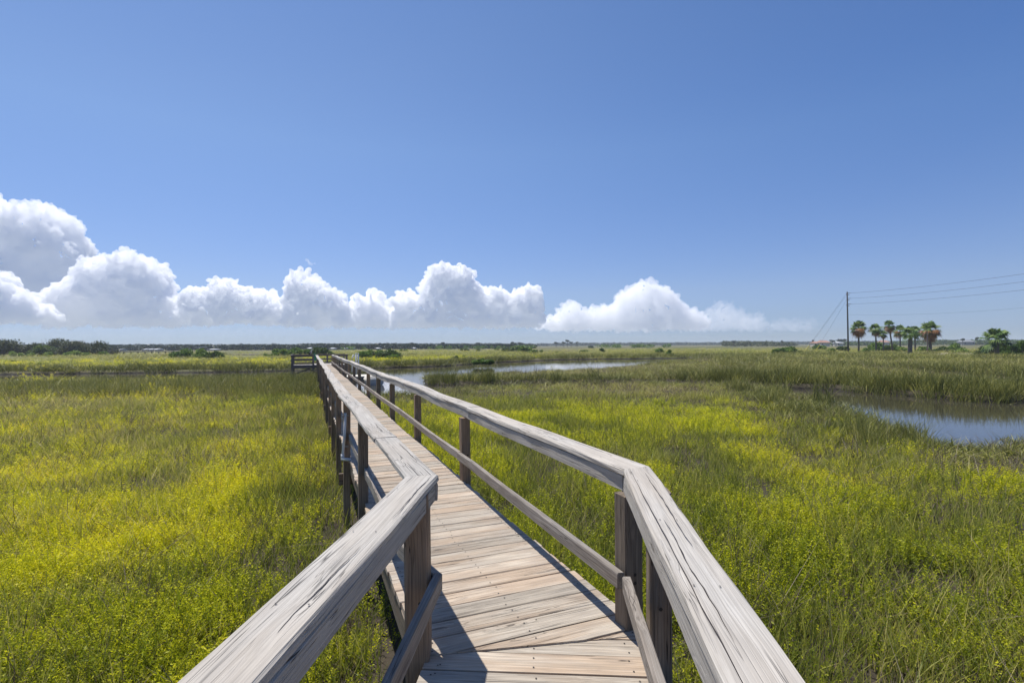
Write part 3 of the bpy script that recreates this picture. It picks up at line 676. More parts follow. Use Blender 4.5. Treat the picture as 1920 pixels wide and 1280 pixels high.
def masks(x, y):
    r = np.hypot(x, y); d = ch_dist(x, y); wo_, o, t_ = walk_off(x, y)
    n1 = fbm(x, y, 5.0, 11); n2 = fbm(x, y, 1.6, 12); n3 = fbm(x, y, 14, 13)
    left = (o < 0)
    # yellow saltwort: left field up to about 22 m, the band right of the walk, far bank beyond the river
    sL = 1-.85*sst(8, 19, y+ (n1-.5)*14)
    sR = 1-.9*sst(-.5, 3.2, x-.36*y+(n1-.5)*5) * sst(6.0, 11.0, y)
    sR = sR*(1-sst(17, 25, y+(n1-.5)*8))
    s = np.where(left, sL, sR)
    s = s*(.12+1.0*sst(.40, .58, n1*.45+n2*.55)); s = np.maximum(s, .75*(1-sst(5, 9, r))*sst(.38, .5, n2))
    s = s*np.where(left, sst(.9, 3.0, -o+(n2-.5)*2)*.8+.2, 1.0)
    farbank = sst(66, 74, y-.25*x)*(1-sst(105, 125, y+.0*x))*(1-sst(8, 20, x))
    s = np.maximum(s, farbank*.42*(sst(.35, .5, n3)))
    s = np.clip(s, 0, 1)*sst(.8, 2.5, d)
    # cord grass: banks, tall zones
    tall = (1-sst(1.2, 3.6, d+(n2-.5)*2))
    zone = sst(25, 30, y+(n1-.5)*5)*(1-sst(41, 43, y))*(o < 0)*.75
    tall = np.clip(np.maximum(tall, zone), 0, 1)
    tall = np.maximum(tall, .45*sst(.55, .7, n3)*(r > 40))
    near = np.minimum(np.minimum(ch_dist(x*1.05, y*1.05), ch_dist(x*1.12, y*1.12)), ch_dist(x*1.28, y*1.28)) < 0
    near = np.where(near & (r < 300) & ~((o < 0) & (t_ < 42) & (x < -12)), .46, 1.0)
    near = np.where((x > 5) & (r < 25) & (x < .80*y), np.where(y < 15.5, .9, .6), near); near = np.where((x > .85*y) & (r < 26) & (y > 8), .38, near)
    tall = tall*np.where(near < 1, .5, 1)
    face = ((ch_dist(x*.92, y*.92) < 0) | (ch_dist(x*.95, y*.95) < 0) | (ch_dist(x*.985, y*.985) < 0)) & (d > -.5) & (ch_dist(x*1.035, y*1.035) > 0)
    pen = sst(38, 41, y)*(1-sst(60, 70, y))*(x > -9)*.6
    tall = np.clip(np.maximum(np.maximum(tall, pen), face*.95), 0, 1)
    near = np.where(face, np.where(r < 45, 1.35, 1.1), near); near = np.where((pen > .3) & (x > -10) & (x < 24), np.where(face, .5, near*.55), near)
    s = s*np.where(face & (d < 3), .15, 1)
    return dict(face=face, near=near, r=r, d=d, wo=wo_, o=o, s=s, tall=tall, n1=n1, n2=n2, n3=n3)
def place(name, coll, nv, P, keep, s_xy, s_z, tint, label, seed, cat='marsh plants', tilt=.12):
    g_ = np.random.default_rng(seed); P = P[keep]; s_xy = np.broadcast_to(s_xy, keep.shape)[keep]; s_z = np.broadcast_to(s_z, keep.shape)[keep]; tint = tint[keep]; n = len(P)
    z_ = ground_z(P[:, 0], P[:, 1]); rot = np.stack([g_.normal(0, tilt, n), g_.normal(0, tilt, n), g_.uniform(0, 6.283, n)], 1)
    jz = g_.uniform(.7, 1.3, n); s_xy = s_xy*g_.uniform(.75, 1.3, n)
    scl = np.stack([s_xy, s_xy, s_z*jz], 1); idx = g_.integers(0, nv, n)
    print(name, n)
    return scatter(name, coll, np.concatenate([P, z_[:, None]-.01], 1), rot, scl, idx, np.clip(tint+g_.normal(0, .1, n), 0, 1), label, cat)
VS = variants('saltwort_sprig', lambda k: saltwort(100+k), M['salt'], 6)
VG = variants('grass_tuft', lambda k: blades(34, .20, .22, .52, .0075, .15, 200+k, .24), M['grass'], 6)
VC = variants('cordgrass_tuft', lambda k: blades(36, .20, .45, .92, .010, .11, 300+k, .22), M['cord'], 5)
VD = variants('dry_tuft', lambda k: dry(400+k), M['dry'], 5)
g_ = np.random.default_rng(55)
# saltwort
P = samples(lambda r: .155+.0105*r+.00005*r*r, 1.2, 130, 1); m = masks(P[:,0], P[:,1]); sp = (.155+.0105*m['r']+.00005*m['r']**2)/.155
keep = (g_.random(len(P)) < m['s']*(m['n2'] > .30)) & (m['d'] > .3) & (m['wo'] > .62)
hz = (.75+.6*m['n1'])*np.clip(.8+sp*.1, 1, 1.5)
yel = np.where(m['o'] < 0, .25+.5*sst(5, 11, m['r']), .15+.36*sst(6, 14, m['r']))
place('saltwort_ground_cover', VS, 6, P, keep, np.clip(sp, 1, 9)**.9, hz, yel+(m['n2']-.5)*.9, 'bright yellow-green saltwort carpeting the marsh', 21)
# fine grass
P = samples(lambda r: .19+.0115*r+.00004*r*r, 1.2, 320, 2); m = masks(P[:,0], P[:,1]); sp = (.19+.0115*m['r']+.00004*m['r']**2)/.19
gd = np.clip(1.15-m['s']*.68, .34, 1)*np.clip(1.0-m['tall']*.5, .3, 1)
keep = (g_.random(len(P)) < gd) & (m['d'] > .15) & (m['wo'] > .66)
tan = .38+.30*sst(.45, .65, m['n3'])+(m['n2']-.5)*.6+.08*sst(20, 35, m['r'])-.15*(m['wo'] < 3)
tan = tan-.18*((m['r'] > 60)&(m['n1'] > .5))
place('marsh_grass', VG, 6, P, keep, np.clip(sp, 1, 20)**.92, np.where(m['r'] < 9, .84, .95)*(.65+.6*m['n1'])*m['near'], tan, 'fine green and tan marsh grass over the whole marsh', 22)
# cord grass on the banks
P = samples(lambda r: .14+.0085*r, 4, 210, 3); m = masks(P[:,0], P[:,1]); sp = (.14+.0085*m['r'])/.14
keep = (g_.random(len(P)) < m['tall']) & (m['d'] > np.where(m['r'] < 38, -.62, -.4)) & (m['wo'] > .75)
P = P; 
place('cordgrass', VC, 5, P, keep, np.clip(sp, 1, 16)**.85, (.68+.35*m['n1'])*m['near'], .30+(m['n2']-.5)*.7+.22*sst(.5,4,m['d'])-.12*m['face'], 'tall dark cordgrass along the creek banks', 23)  # tint lowered on creek bank faces, painting in their shade
# dry stems and litter
P = samples(lambda r: .25+.016*r, 1.2, 90, 4); m = masks(P[:,0], P[:,1]); sp = (.25+.016*m['r'])/.25
keep = (g_.random(len(P)) < .30+.7*sst(.45, .62, m['n2'])) & (m['d'] > .1) & (m['wo'] > .7)
place('dry_stems', VD, 5, P, keep, np.clip(sp, 1, 9)**.9, .7+.4*m['n1'], .4+(m['n1']-.5)*1.2, 'brown dead stems standing among the marsh grass', 24, tilt=.25)

# ------------------------------------------------------------------ trees and shrubs
def crown_mesh(blobs, n, leaf, seed, flat=.0, lvbias=0):
    """leaf quads spread through ellipsoid blobs [(x,y,z,rx,ry,rz)], more of them towards the outside"""
    g_ = np.random.default_rng(seed); vol = np.array([b[3]*b[5] for b in blobs]); pk = g_.choice(len(blobs), n, p=vol/vol.sum()); B = np.array(blobs)[pk]
    d = g_.normal(size=(n, 3)); d /= np.linalg.norm(d, axis=1)[:, None]; rad = g_.random(n)**.33; rad = rad*(.72+.42*g_.random(n))
    C = B[:, :3]+d*rad[:, None]*B[:, 3:]; C[:, 2] = np.maximum(C[:, 2], .05)
    a = g_.normal(size=(n, 3)); a /= np.linalg.norm(a, axis=1)[:, None]; b_ = np.cross(a, g_.normal(size=(n, 3))); b_ /= np.linalg.norm(b_, axis=1)[:, None]+1e-6
    s_ = leaf*g_.uniform(.5, 1.3, n)[:, None]; V = np.stack([C-a*s_, C+b_*s_*.55, C+a*s_, C-b_*s_*.55], 1).reshape(-1, 3)
    bl = g_.uniform(-.22, .22, len(blobs))[pk]
    return V, np.arange(len(V)).reshape(-1, 4), np.repeat(np.clip(.5+bl+lvbias+g_.normal(0, .2, n), 0, 1), 4)
def blobset(w, h, n, seed, z0=.35, rr_=(.18,.34)):
    g_ = np.random.default_rng(seed); out = []
    for k in range(n):
        x_ = g_.uniform(-.5, .5)*w*.82; y_ = g_.uniform(-.4, .4)*w*.6; r = g_.uniform(*rr_)
        top = math.sqrt(max(.05, 1-(x_/(w*.55))**2)); z_ = h*g_.uniform(z0, max(z0+.05, .95*top-.12)); q = r*min(w, h*1.6)
        out.append((x_, y_, z_, q*1.15, q*1.1, min(q*.8, h*.5)))
    return out
def shrub(name, X, Yb, Yt, wpx, label, cat='bush', mat='mang', n=1800, nb=9, seed=0, group=None, leaf=None, trunk=True, twigs=0, z0=.15, bias=0, base=0.0, dist=None):
    p = at_z(X, Yb, base) if dist is None else at_d(X, Yb, dist); D = p[1]; pz = base if dist is None else 0.0
    h = (Yb-Yt)*D/F; w_ = wpx*D/F
    e = empty(name, (p[0], p[1], pz)); tag(e, label, cat, group)
    V, Fc, lv = crown_mesh(blobset(w_, h, nb, seed, z0), n, leaf or max(.13, D/F*1.9), seed+1, 0, bias); V[:, 2] *= h/max(V[:, 2].max(), .1)
    o = npmesh('crown', V, Fc, lv, M[mat]); o.parent = e
    mb = MB(); g_ = random.Random(seed)
    for k in range(5):
        a = g_.random()*6.28; l_ = w_*.3*g_.random(); mb.tube([(0, 0, -.1), (math.cos(a)*l_*.5, math.sin(a)*l_*.4, h*.35), (math.cos(a)*l_*1.2, math.sin(a)*l_, h*.8)], h*.03, h*.012, 6)
    for k in range(twigs):
        x_ = g_.uniform(-.48,.48)*w_; y_ = g_.uniform(-.2,.2)*w_; z_ = h*g_.uniform(.3,.75); q = [(0, 0, h*.08), (x_*.7, y_*.7, z_*.7), (x_, y_, z_)]
        for s_ in range(3): q.append((q[-1][0]+g_.uniform(-.09,.09)*h, q[-1][1]+g_.uniform(-.06,.06)*h, q[-1][2]+g_.uniform(.04,.13)*h))
        mb.tube(q, h*.012, h*.004, 4)
    mb.build('trunk', M['twig'] if twigs else M['bark'], e)
    return e
# oak hammock at the far left
oaks = [(8,667,634,74,'grey-green oak cut by the left edge of the photo','oak'),(62,667,641,52,'low greyish oak second from the left, with bare twigs','oak'),
        (104,667,634,70,'tallest rounded oak in the middle of the left hammock','oak'),(137,667,637,44,'dark oak just right of the tallest oak of the hammock','oak'),
        (168,667,638,58,'broad domed oak at the right end of the left hammock','oak'),(212,666,650,34,'small leafless grey tree right of the left hammock','twigs'),(84,667,645,46,'darker green oak between the low grey oak and the tallest oak','tree')]
for k, (X, yb, yt, wp, lab, mt) in enumerate(oaks):
    shrub('oak_tree', X, yb, yt, wp, lab, 'tree', 'oak' if mt != 'tree' else 'tree', 5200 if mt != 'twigs' else 250, 14, 500+k*7, 'oaks of the left hammock', twigs=36 if mt != 'twigs' else 110, leaf=.34, z0=.2, dist=176+6*(k % 3), bias=.06)
for k, (X, yb, yt, wp, lab) in enumerate([(28,668,656,18,'bright green bush under the left edge oak'),(58,668,660,16,'bright green low bush under the low grey oak'),(92,668,658,14,'small light green bush below the tallest oak'),
        (131,668,658,18,'light green bush at the foot of the dark oak'),(150,668,656,26,'wide light green bush below the domed oak'),(196,668,658,16,'light green bush at the right foot of the domed oak')]):
    shrub('marsh_elder', X, yb, yt, wp, lab, 'bush', 'mang', 500, 5, 560+k, 'light green bushes in front of the oaks', bias=.3, dist=165)
B = [ # X, base, top, width, label, n, nb, bias
 (28,681,675,22,'small dark bush low in the marsh at the far left',500,4,0),(62,686,679,26,'low green bush in the marsh right of the small dark bush',500,4,.1),
 (362,672,652,72,'large rounded mangrove bush left of the small pond',4200,14,-.02),(402,672,657,40,'lower right shoulder bush of the large mangrove clump',2200,9,-.05),
 (537,668,650,54,'rounded mangrove bush behind the left end of the dock platform',3200,11,-.1),(576,668,653,40,'low mangrove bush behind the middle of the dock platform',2400,9,0),
 (606,668,649,38,'taller dark mangrove bush behind the right of the dock platform',2600,9,-.05),(500,669,662,26,'low pale green bush between the small pond and the dock bushes',700,5,.1),
 (700,672,654,46,'green mangrove bush right of the mooring poles',2800,11,0),(728,673,653,44,'denser mangrove bush in the clump right of the mooring poles',2800,11,-.05),(738,675,663,30,'short bush in front of the denser mangrove bush',1200,7,.05),
 (757,659,653,14,'small dark bush just right of the mangrove clump',400,4,-.1),(852,678,665,12,'dark upright shrub standing on the river bank',700,5,-.05),(868,671,665,6,'tiny shrub right of the upright bank shrub',200,3,0),
 (904,683,671,40,'low dark bush at the end of the far river bank',2200,11,-.1),(870,658,652,22,'low bush in the far meadow beyond the river',500,5,0),(896,658,653,8,'small round bush in the far meadow right of the low bush',200,3,0),
 (935,657,650,16,'dark bush left of the far pond',500,4,-.1),(960,660,648,34,'bush clump left of the far pond, left one',1600,8,0),(985,661,648,36,'bush clump left of the far pond, tallest one',1700,8,-.05),(1005,662,654,26,'low bush at the left shore of the far pond',900,6,0),
 (1043,661,658,6,'tiny bush standing in the far pond',120,3,0),(1093,660,655,18,'low bush at the right shore of the far pond',500,5,0),(1128,661,652,9,'small shrub right of the far pond',300,4,-.1),
 (1108,652,647,12,'distant dark bush behind the far pond',300,4,-.1),(1237,662,652,19,'bushy green shrub, left of the two in the middle meadow',700,6,0),(1255,668,654,13,'upright dark shrub, right of the two in the middle meadow',700,6,-.1),
 (1198,650,643,30,'bright distant bush row left of the middle meadow shrubs',500,6,.15),(1461,665,652,24,'green bush at the left of the clump before the guy wires',1500,8,-.05),(1483,664,648,30,'taller green bush of the clump before the guy wires',1900,9,-.05),
 (1502,665,657,16,'small pale bush left of the yellow guy guards',500,5,.1),(1535,656,645,18,'green bush behind the yellow guy guards',700,6,.0),(1550,661,652,34,'low light green bushes between guards and utility pole',900,7,.15),(1580,659,648,24,'light green bush just left of the utility pole',800,6,.1),
 (1626,663,651,20,'brownish low bush at the foot of the first palm',700,6,.2),(1645,660,640,34,'green bush behind the second palm',1500,8,0),(1668,660,644,30,'green bush behind the leaning palm',1300,8,.05),(1690,662,649,26,'leafy bush between the leaning palm and the thick palm',1000,7,.1),
 (1728,662,648,24,'low green bush right of the thick palm',900,7,.1),(1765,662,648,24,'grey-green bush right of the brown-skirted palm',900,7,0),(1790,660,642,34,'dark rounded bush in the gap between the palms',1700,9,-.1),(1797,664,652,40,'bright green low bush in the gap between the palms',1300,8,.2),
 (1847,667,646,38,'dark green bush left of the lone palm',1800,9,-.1),(1893,667,643,44,'dark green bush right of the lone palm',2000,9,-.08),(1918,668,636,36,'dark green tree cut by the right edge of the photo',2000,9,-.08),(1902,670,661,30,'pale grey-green low bush at the foot of the lone palm',1100,7,.15),
]
for k, (X, yb, yt, wp, lab, n, nb, bs) in enumerate(B):
    shrub('bush', X, yb, yt, wp, lab, 'bush', 'mang' if k % 3 else 'tree', int(n*1.5), nb, 700+k*5, 'scattered marsh bushes', bias=bs+.05, z0=.12, dist=min(at_z(X, yb, 0)[1], 420))

# palms
def palm(X, Yb, Yt, crown_px, trunk_px, skirt, label, seed, lean=0, dist=None):
    p = at_d(X, Yb, dist); D = dist; h = (Yb-Yt)*D/F+.0; R = crown_px*.5*D/F; g_ = random.Random(seed)
    e = empty('palm_tree', (p[0], p[1], 0)); tag(e, label, 'palm tree', 'palms by the sand track')
    h += p[2]; hc = h-R*.62; tr = trunk_px*.5*D/F
    mb = MB(); mb.tube([(0,0,-.2),(lean*.3,0,hc*.35),(lean*.7,0,hc*.7),(lean,0,hc)], tr*1.12, tr*.85, 10); mb.build('trunk', M['palmbark'], e, smooth=True)
    def fronds(n, el0, el1, L0, L1, droop, name, mat):
        V = []; lv = []; Fc = []
        for k in range(n):
            az = k*2.39996+g_.random()*.5; el = R_(g_.uniform(el0, el1)); Lp = g_.uniform(L0, L1)*R; d = np.array([math.cos(az)*math.cos(el), math.sin(az)*math.cos(el), math.sin(el)])
            side = np.array([-math.sin(az), math.cos(az), 0]); upv = np.cross(d, side); upv *= -1 if upv[2] < 0 else 1
            c0 = np.array([lean, 0, hc])+d*tr*.5; hub = c0+d*Lp*.45+np.array([0,0,-droop*Lp*.05]); lvv = g_.random()
            b = len(V); w_ = .03*R/1.2; V += [c0-side*w_, c0+side*w_, hub+side*w_, hub-side*w_]; lv += [lvv]*4; Fc.append((b, b+1, b+2, b+3))
            nl = 15
            for q in range(nl):
                th = (q/(nl-1)-.5)*R_(210); ll = Lp*.60*(1-.25*abs(th)/1.8)*g_.uniform(.85, 1.1)
                dd = d*math.cos(th)+side*math.sin(th); pw = np.cross(dd, upv); pw /= np.linalg.norm(pw)+1e-6; hw_ = ll*.075
                m1 = hub+dd*ll*.55; m2 = hub+dd*ll+np.array([0,0,-ll*(.22+droop*.5)*g_.uniform(.6, 1.4)])
                b = len(V); V += [hub, m1-pw*hw_, m2, m1+pw*hw_]; lv += [min(1, max(0, lvv+g_.uniform(-.2, .2)))]*4; Fc.append((b, b+1, b+2, b+3))
        o = npmesh(name, np.array(V), np.array(Fc), np.array(lv), M[mat]); o.parent = e
    fronds(42, -40, 86, .80, 1.08, .45, 'crown', 'palm')
    if skirt: fronds(int(46*skirt), -82, 2, .55, 1.05, .8, 'dead_fronds', 'deadp')
    return e
palm(1610,662,604,33,3.0,1.3,'palm next to the utility pole, with a full brown skirt of dead fronds',1,.1,138)
palm(1643,661,609,27,2.6,.5,'slender palm second from the utility pole',2,-.1,136)
palm(1656.5,661,621,17,2.0,.5,'smallest thin palm, left of the leaning palm',3,0,134)
palm(1674,660,603,25,2.6,.7,'tall palm leaning left, with ragged brown fronds',4,-.9,139)
palm(1688,657,612,28,2.4,.3,'palm half hidden behind the thick-trunked palm, on its left',5,0,150)
palm(1706,668,616,34,7.0,0,'thick-trunked dark palm in front of the row',6,.2,112)
palm(1716,656,613,24,2.6,.2,'palm behind the thick-trunked palm, on its right',7,0,152)
palm(1744.5,663,606,40,5.0,1.4,'widest palm with a deep orange-brown skirt of dead fronds',8,-.1,134)
palm(1739,664,610,18,2.2,0,'thin palm standing against the widest palm',9,0,126)
palm(1869,668,620,54,7.5,0,'lone short palm with a broad crown near the right edge',10,0,97)
# bare-sand track by the palms
mb = MB(); a = [at_z(X, Y, .0) for X, Y in ((1682,663.5),(1720,664),(1760,665),(1820,666),(1850,666),(1935,668.5),(1935,666.5),(1850,663.8),(1780,663.0),(1690,661.8))]
mb.add([(p[0], p[1], .30) for p in a]+[(p[0], p[1], -.3) for p in a], [tuple(range(10))]+[(k, k+10, (k+1) % 10+10, (k+1) % 10) for k in range(10)])
tag(mb.build('sand_track', M['sand']), kind='structure')

# utility pole, wires, guys
px, py = at_d(1590.5, 662, 138)[:2]; UP = empty('utility_pole', (px, py, 0)); tag(UP, 'tall dark wooden utility pole at the left of the palms', 'utility pole')
H0 = at_d(1588.5, 547, 138)[2]
mb = MB(); mb.tube([(0,0,-.3),(-.05,0,H0*.5),(-.12,0,H0)], .21, .15, 12); mb.build('pole', M['pole'], UP, smooth=True)
NX = np.array([97.0, 63.0]); zz = []
for k, Y in enumerate((549.5, 559.5, 570)):
    z_ = at_d(1592, Y, 138)[2]; zz.append(z_)
    mb = MB(); mb.tube([(.1,0,z_),(.55,-.6,z_-.02)], .07, .05, 8); mb.tube([(.1,0,z_-.45),(.35,-.2,z_-.42)], .06, .09, 8); mb.build('insulator', M['insul'], UP)
    if k != 1: mb = MB(); mb.tube([(-.1,0,z_-.3),(-.42,.1,z_-.28)], .06, .09, 8); mb.build('insulator', M['insul'], UP)
zz.append(at_d(1592, 590, 138)[2])
for k, z_ in enumerate(zz):
    pts = []
    for q in range(41):
        t_ = q/40; pts.append((px+.4*(1-t_)*(k < 3)+(NX[0]-px)*t_, py+(NX[1]-py)*t_, z_-(1.05 if k < 3 else 1.5)*4*t_*(1-t_)+.2*t_))
    mb = MB(); mb.tube(pts, .025 if k < 3 else .013, n=6)
    tag(mb.build('power_line', M['wire']), ['top power line leaving the pole to the right','second power line from the top of the pole','third power line from the top of the pole','thin lowest line leaving the pole to the right'][k], 'power line', 'lines from the utility pole')
for k, (ztop, X, lab) in enumerate(((.985, 1506,'upper guy wire running down left of the pole'),(.955, 1507.5,'middle guy wire close beside the upper one'),(.88, 1527,'lower guy wire, nearest to the utility pole'))):
    g0 = at_d(X, 661, 134 if k < 2 else 137); e0 = np.array([px-.15, py, H0*ztop]); e1 = np.array([g0[0], g0[1], 0.0])
    GE = empty('guy_wire', tuple(e1)); tag(GE, lab, 'guy wire', 'guy wires of the utility pole')
    mb = MB(); mb.tube([(0,0,0), tuple(e0-e1)], .017, n=5); mb.build('wire', M['wire'], GE)
    if k != 1:
        dv = (e0-e1)/np.linalg.norm(e0-e1); mb = MB(); mb.tube([tuple(dv*.2), tuple(dv*2.9)], .07, n=8); mb.build('guard', M['yellow'], GE)

# pines and tall trees near the horizon
def pine(X, Yb, Yt, wpx, lab, seed, dist, flat=True, grp='tall trees on the horizon', n=260):
    D = dist; p = at_d(X, Yb, D); h = at_d(X, Yt, D)[2]; w_ = wpx*D/F; g_ = np.random.default_rng(seed)
    e = empty('pine_tree', (p[0], p[1], 0)); tag(e, lab, 'tree', grp)
    bl = [(g_.uniform(-.3,.3)*w_, g_.uniform(-.2,.2)*w_, h*g_.uniform(.72,.95), w_*.26, w_*.26, h*.08) for k in range(6)]
    V, Fc, lv = crown_mesh(bl, n, w_*.11, seed); o = npmesh('crown', V, Fc, lv, M['pine']); o.parent = e
    mb = MB(); mb.tube([(0,0,-1),(0,0,h*.85)], max(.3, w_*.03), max(.2, w_*.02), 6); mb.build('trunk', M['bark'], e)
pines = [(1043,641,8,'left lone pine of the group above the far pond'),(1057,640,8,'second pine of the group above the far pond'),(1064,636.5,9,'tallest flat-topped pine above the far pond'),(1071,639.5,7,'pine right of the tallest flat-topped pine'),(1082,640.5,5,'small pine at the right of the pine group'),
         (963,641,12,'rounded tree left of the pines, left one'),(975,642,12,'rounded tree left of the pines, right one'),(762,643,7,'taller tree rising from the woods behind the river'),(772,642.5,11,'widest tall tree in the woods behind the river'),(831,642,10,'tall tree in the woods left of the far pond'),(896,642,9,'tall tree in the woods above the river bend'),
         (1376,638,8,'tree top on the grey wooded islet'),(1466,638,5,'small tree at the right end of the wooded islet'),(1524,637,6,'palm-like tree left of the terracotta roofed house'),(1575,635,12,'round tree right of the terracotta roofed house'),(1583,635.5,10,'round tree touching the utility pole, behind it'),(1561,637,10,'round tree between the roofed houses'),
         (1805,634,9,'dark round tree top beyond the gap between the palms'),(1832,632,10,'dark tree top left of the lone palm')]
for k, (X, yt, wp, lab) in enumerate(pines): pine(X, 648, yt, wp, lab, 900+k, 560 if k < 11 else 480)

# woods on the horizon: one mass of crowns
def woods(name, segs, dist, label, seed, mat, leaf=1.5, dens=1.0):
    g_ = np.random.default_rng(seed); Vs = []; lvs = []
    for (X0, X1, yt0, yt1) in segs:
        D = dist; n = int(abs(X1-X0)/5*dens)+2
        for k in range(n):
            f = g_.random(); X = X0+(X1-X0)*f; yt = yt0+(yt1-yt0)*f+g_.normal(0, .55)-abs(g_.normal(0, .5))*(g_.random() < .25); d_ = D*g_.uniform(.93, 1.1); p = at_d(X, 648, d_); h = max(3, at_d(X, yt, d_)[2])
            r = g_.uniform(3.5, 7)*D/900
            bl = [(p[0]+g_.uniform(-1,1)*r*.6, p[1]+g_.uniform(-1,1)*r*.6, h*q, r*1.1, r, h*.30) for q in (.3,.5,.7)]
            V, Fc, lv = crown_mesh(bl, int(46), leaf*D/900, int(g_.integers(1e9))); V[:, 2] = np.minimum(V[:, 2], h*1.03+g_.uniform(0, .6)); Vs.append(V); lvs.append(lv)
    V = np.concatenate(Vs); o = npmesh(name, V, np.arange(len(V)).reshape(-1, 4), np.concatenate(lvs), M[mat]); tag(o, label, 'woods', None, 'stuff')
woods('woods', [(150,300,647.5,646.5),(300,560,646.5,646),(560,760,644.5,644.8),(760,1000,645,645.5)], 430, 'long dark belt of woods along the left horizon', 31, 'pine', 2.6, dens=3.2)
woods('woods', [(-60,560,646,645),(560,1040,644,644),(1040,1380,643,642),(1380,1700,641,639),(1700,2000,638,636.5)], 1300, 'blue hazy woods far along the whole horizon', 32, 'pine', 1.8, 3.4)
woods('woods', [(1355,1450,639,639.5),(1450,1490,641.5,642)], 520, 'grey wooded islet in the far marsh', 33, 'oak', 1.4, 5)
woods('woods', [(1560,1700,641,640),(1700,1960,637.5,637)], 560, 'dark woods behind the palms on the right', 34, 'tree', 1.5, 4.5)
woods('woods', [(805,1000,650,650),(1110,1260,644.5,644.5),(640,700,651,651)], 380, 'pale green scrub at the edge of the far meadows', 35, 'mang', 1.3, .8)

# far houses
def house(X, Yt, Yb, wpx, roof, lab, dist, wall='wall_g', seed=0):
    D = dist; p = at_d(X, Yb, D); zt = at_d(X, Yt, D)[2]; w_ = wpx*D/F; hh = zt; e = empty('house', (p[0], p[1], 0)); tag(e, lab, 'house', 'houses on the far shore')
    mb = MB(); mb.box((0,0,hh*.32), (w_*.92, 8, hh*.64)); mb.build('wall', M[wall], e)
    mb = MB(); a, b, z0, z1 = w_/2+.3, 5, hh*.62, hh
    mb.add([(-a,-b,z0),(a,-b,z0),(a,b,z0),(-a,b,z0),(-a*.75,0,z1),(a*.75,0,z1)], [(0,1,5,4),(2,3,4,5),(0,4,3),(1,2,5),(3,2,1,0)]); mb.build('roof', M[roof], e)
    for q in range(max(1, int(w_/5))):
        mb = MB(); mb.box((-w_*.35+q*w_*.7/max(1, int(w_/5)-1 or 1), -4.03, hh*.38), (1.3,.12,1.4)); mb.build('window', M['glass'], e)
hs = [(229,654,657,4.5,'roof_w','smallest white roofed house at the left of the far shore'),(277,653.5,657,6,'roof_w','white roofed house, left one of the far row'),(287,653.5,657,7,'roof_w','white roofed house in the middle of the far row'),(297,653.5,657,8,'roof_w','white roofed house at the right of the far row'),
      (583,651.5,655,7,'roof_w','white roofed house above the dock platform'),(625,652,655,9,'roof_w','long pale roofed house above the boardwalk end'),(648,652,655,8,'roof_w','pale roofed house right of the boardwalk end'),(661,651.5,655,5,'roof_w','small white roofed house above the mooring poles'),(709,651.8,655,8,'roof_w','white roofed house above the mangrove clump'),(777,651.5,654,5,'roof_w','small white roofed house right of the mangrove clump'),(402,654,658,16,'roof_w','long pale house right of the large mangrove bush')]
for k, (X, a, b, w_, rf, lab) in enumerate(hs): house(X, a-.3, b, w_*.85, rf, lab, 385)
house(1543, 638, 645, 17, 'roof_p', 'large house with a terracotta roof left of the utility pole', 470, 'wall_c')
house(1527, 640, 645, 8, 'roof_p', 'low wing house with terracotta roof beside the large one', 475, 'wall_c')
house(1571, 639.5, 645, 11, 'roof_w', 'cream house with pale roof just left of the utility pole', 480, 'wall_c')
house(1656, 637.5, 644, 12, 'roof_p', 'low house with a tan roof seen between the palms', 500, 'wall_c')
house(1811, 637, 642, 22, 'wall_g', 'long grey-brown house beyond the gap between the palms', 520, 'wall_g')
# boathouse roof on posts and the low dark pier on the left
p = at_d(376, 660, 330); BH = empty('boathouse', (p[0], p[1], 0)); tag(BH, 'open boathouse with a flat white roof on posts behind the large mangrove bush', 'boathouse')
zt = at_d(376, 650.5, 330)[2]; mb = MB(); mb.box((0,0,zt), (5.6,4,.35)); mb.build('roof', M['roof_w'], BH)
for x_ in (-2.4,.9,2.4):
    for y_ in (-1.7,1.7): mb = MB(); mb.box((x_,y_,zt/2-.3), (.28,.28,zt-.1)); mb.build('post', M['dock'], BH)
mb = MB(); mb.box((0,0,1.0), (5.6,4,.25)); mb.build('floor', M['dock'], BH)
a = at_d(232, 664, 205); b = at_d(335, 662, 215); PR = empty('pier', (a[0], a[1], 0)); tag(PR, 'low dark pier on posts crossing the marsh at the left', 'pier')
dx, dy = b[0]-a[0], b[1]-a[1]; L_ = math.hypot(dx, dy); rz = math.atan2(dy, dx)
mb = MB(); mb.box((dx/2, dy/2, .95), (L_, 1.3, .22), rz); mb.build('deck', M['dock'], PR)
for k in range(9):
    f = k/8; mb = MB(); mb.box((dx*f, dy*f, .45), (.5, .5, 1.3), rz); mb.build('post', M['dock'], PR)

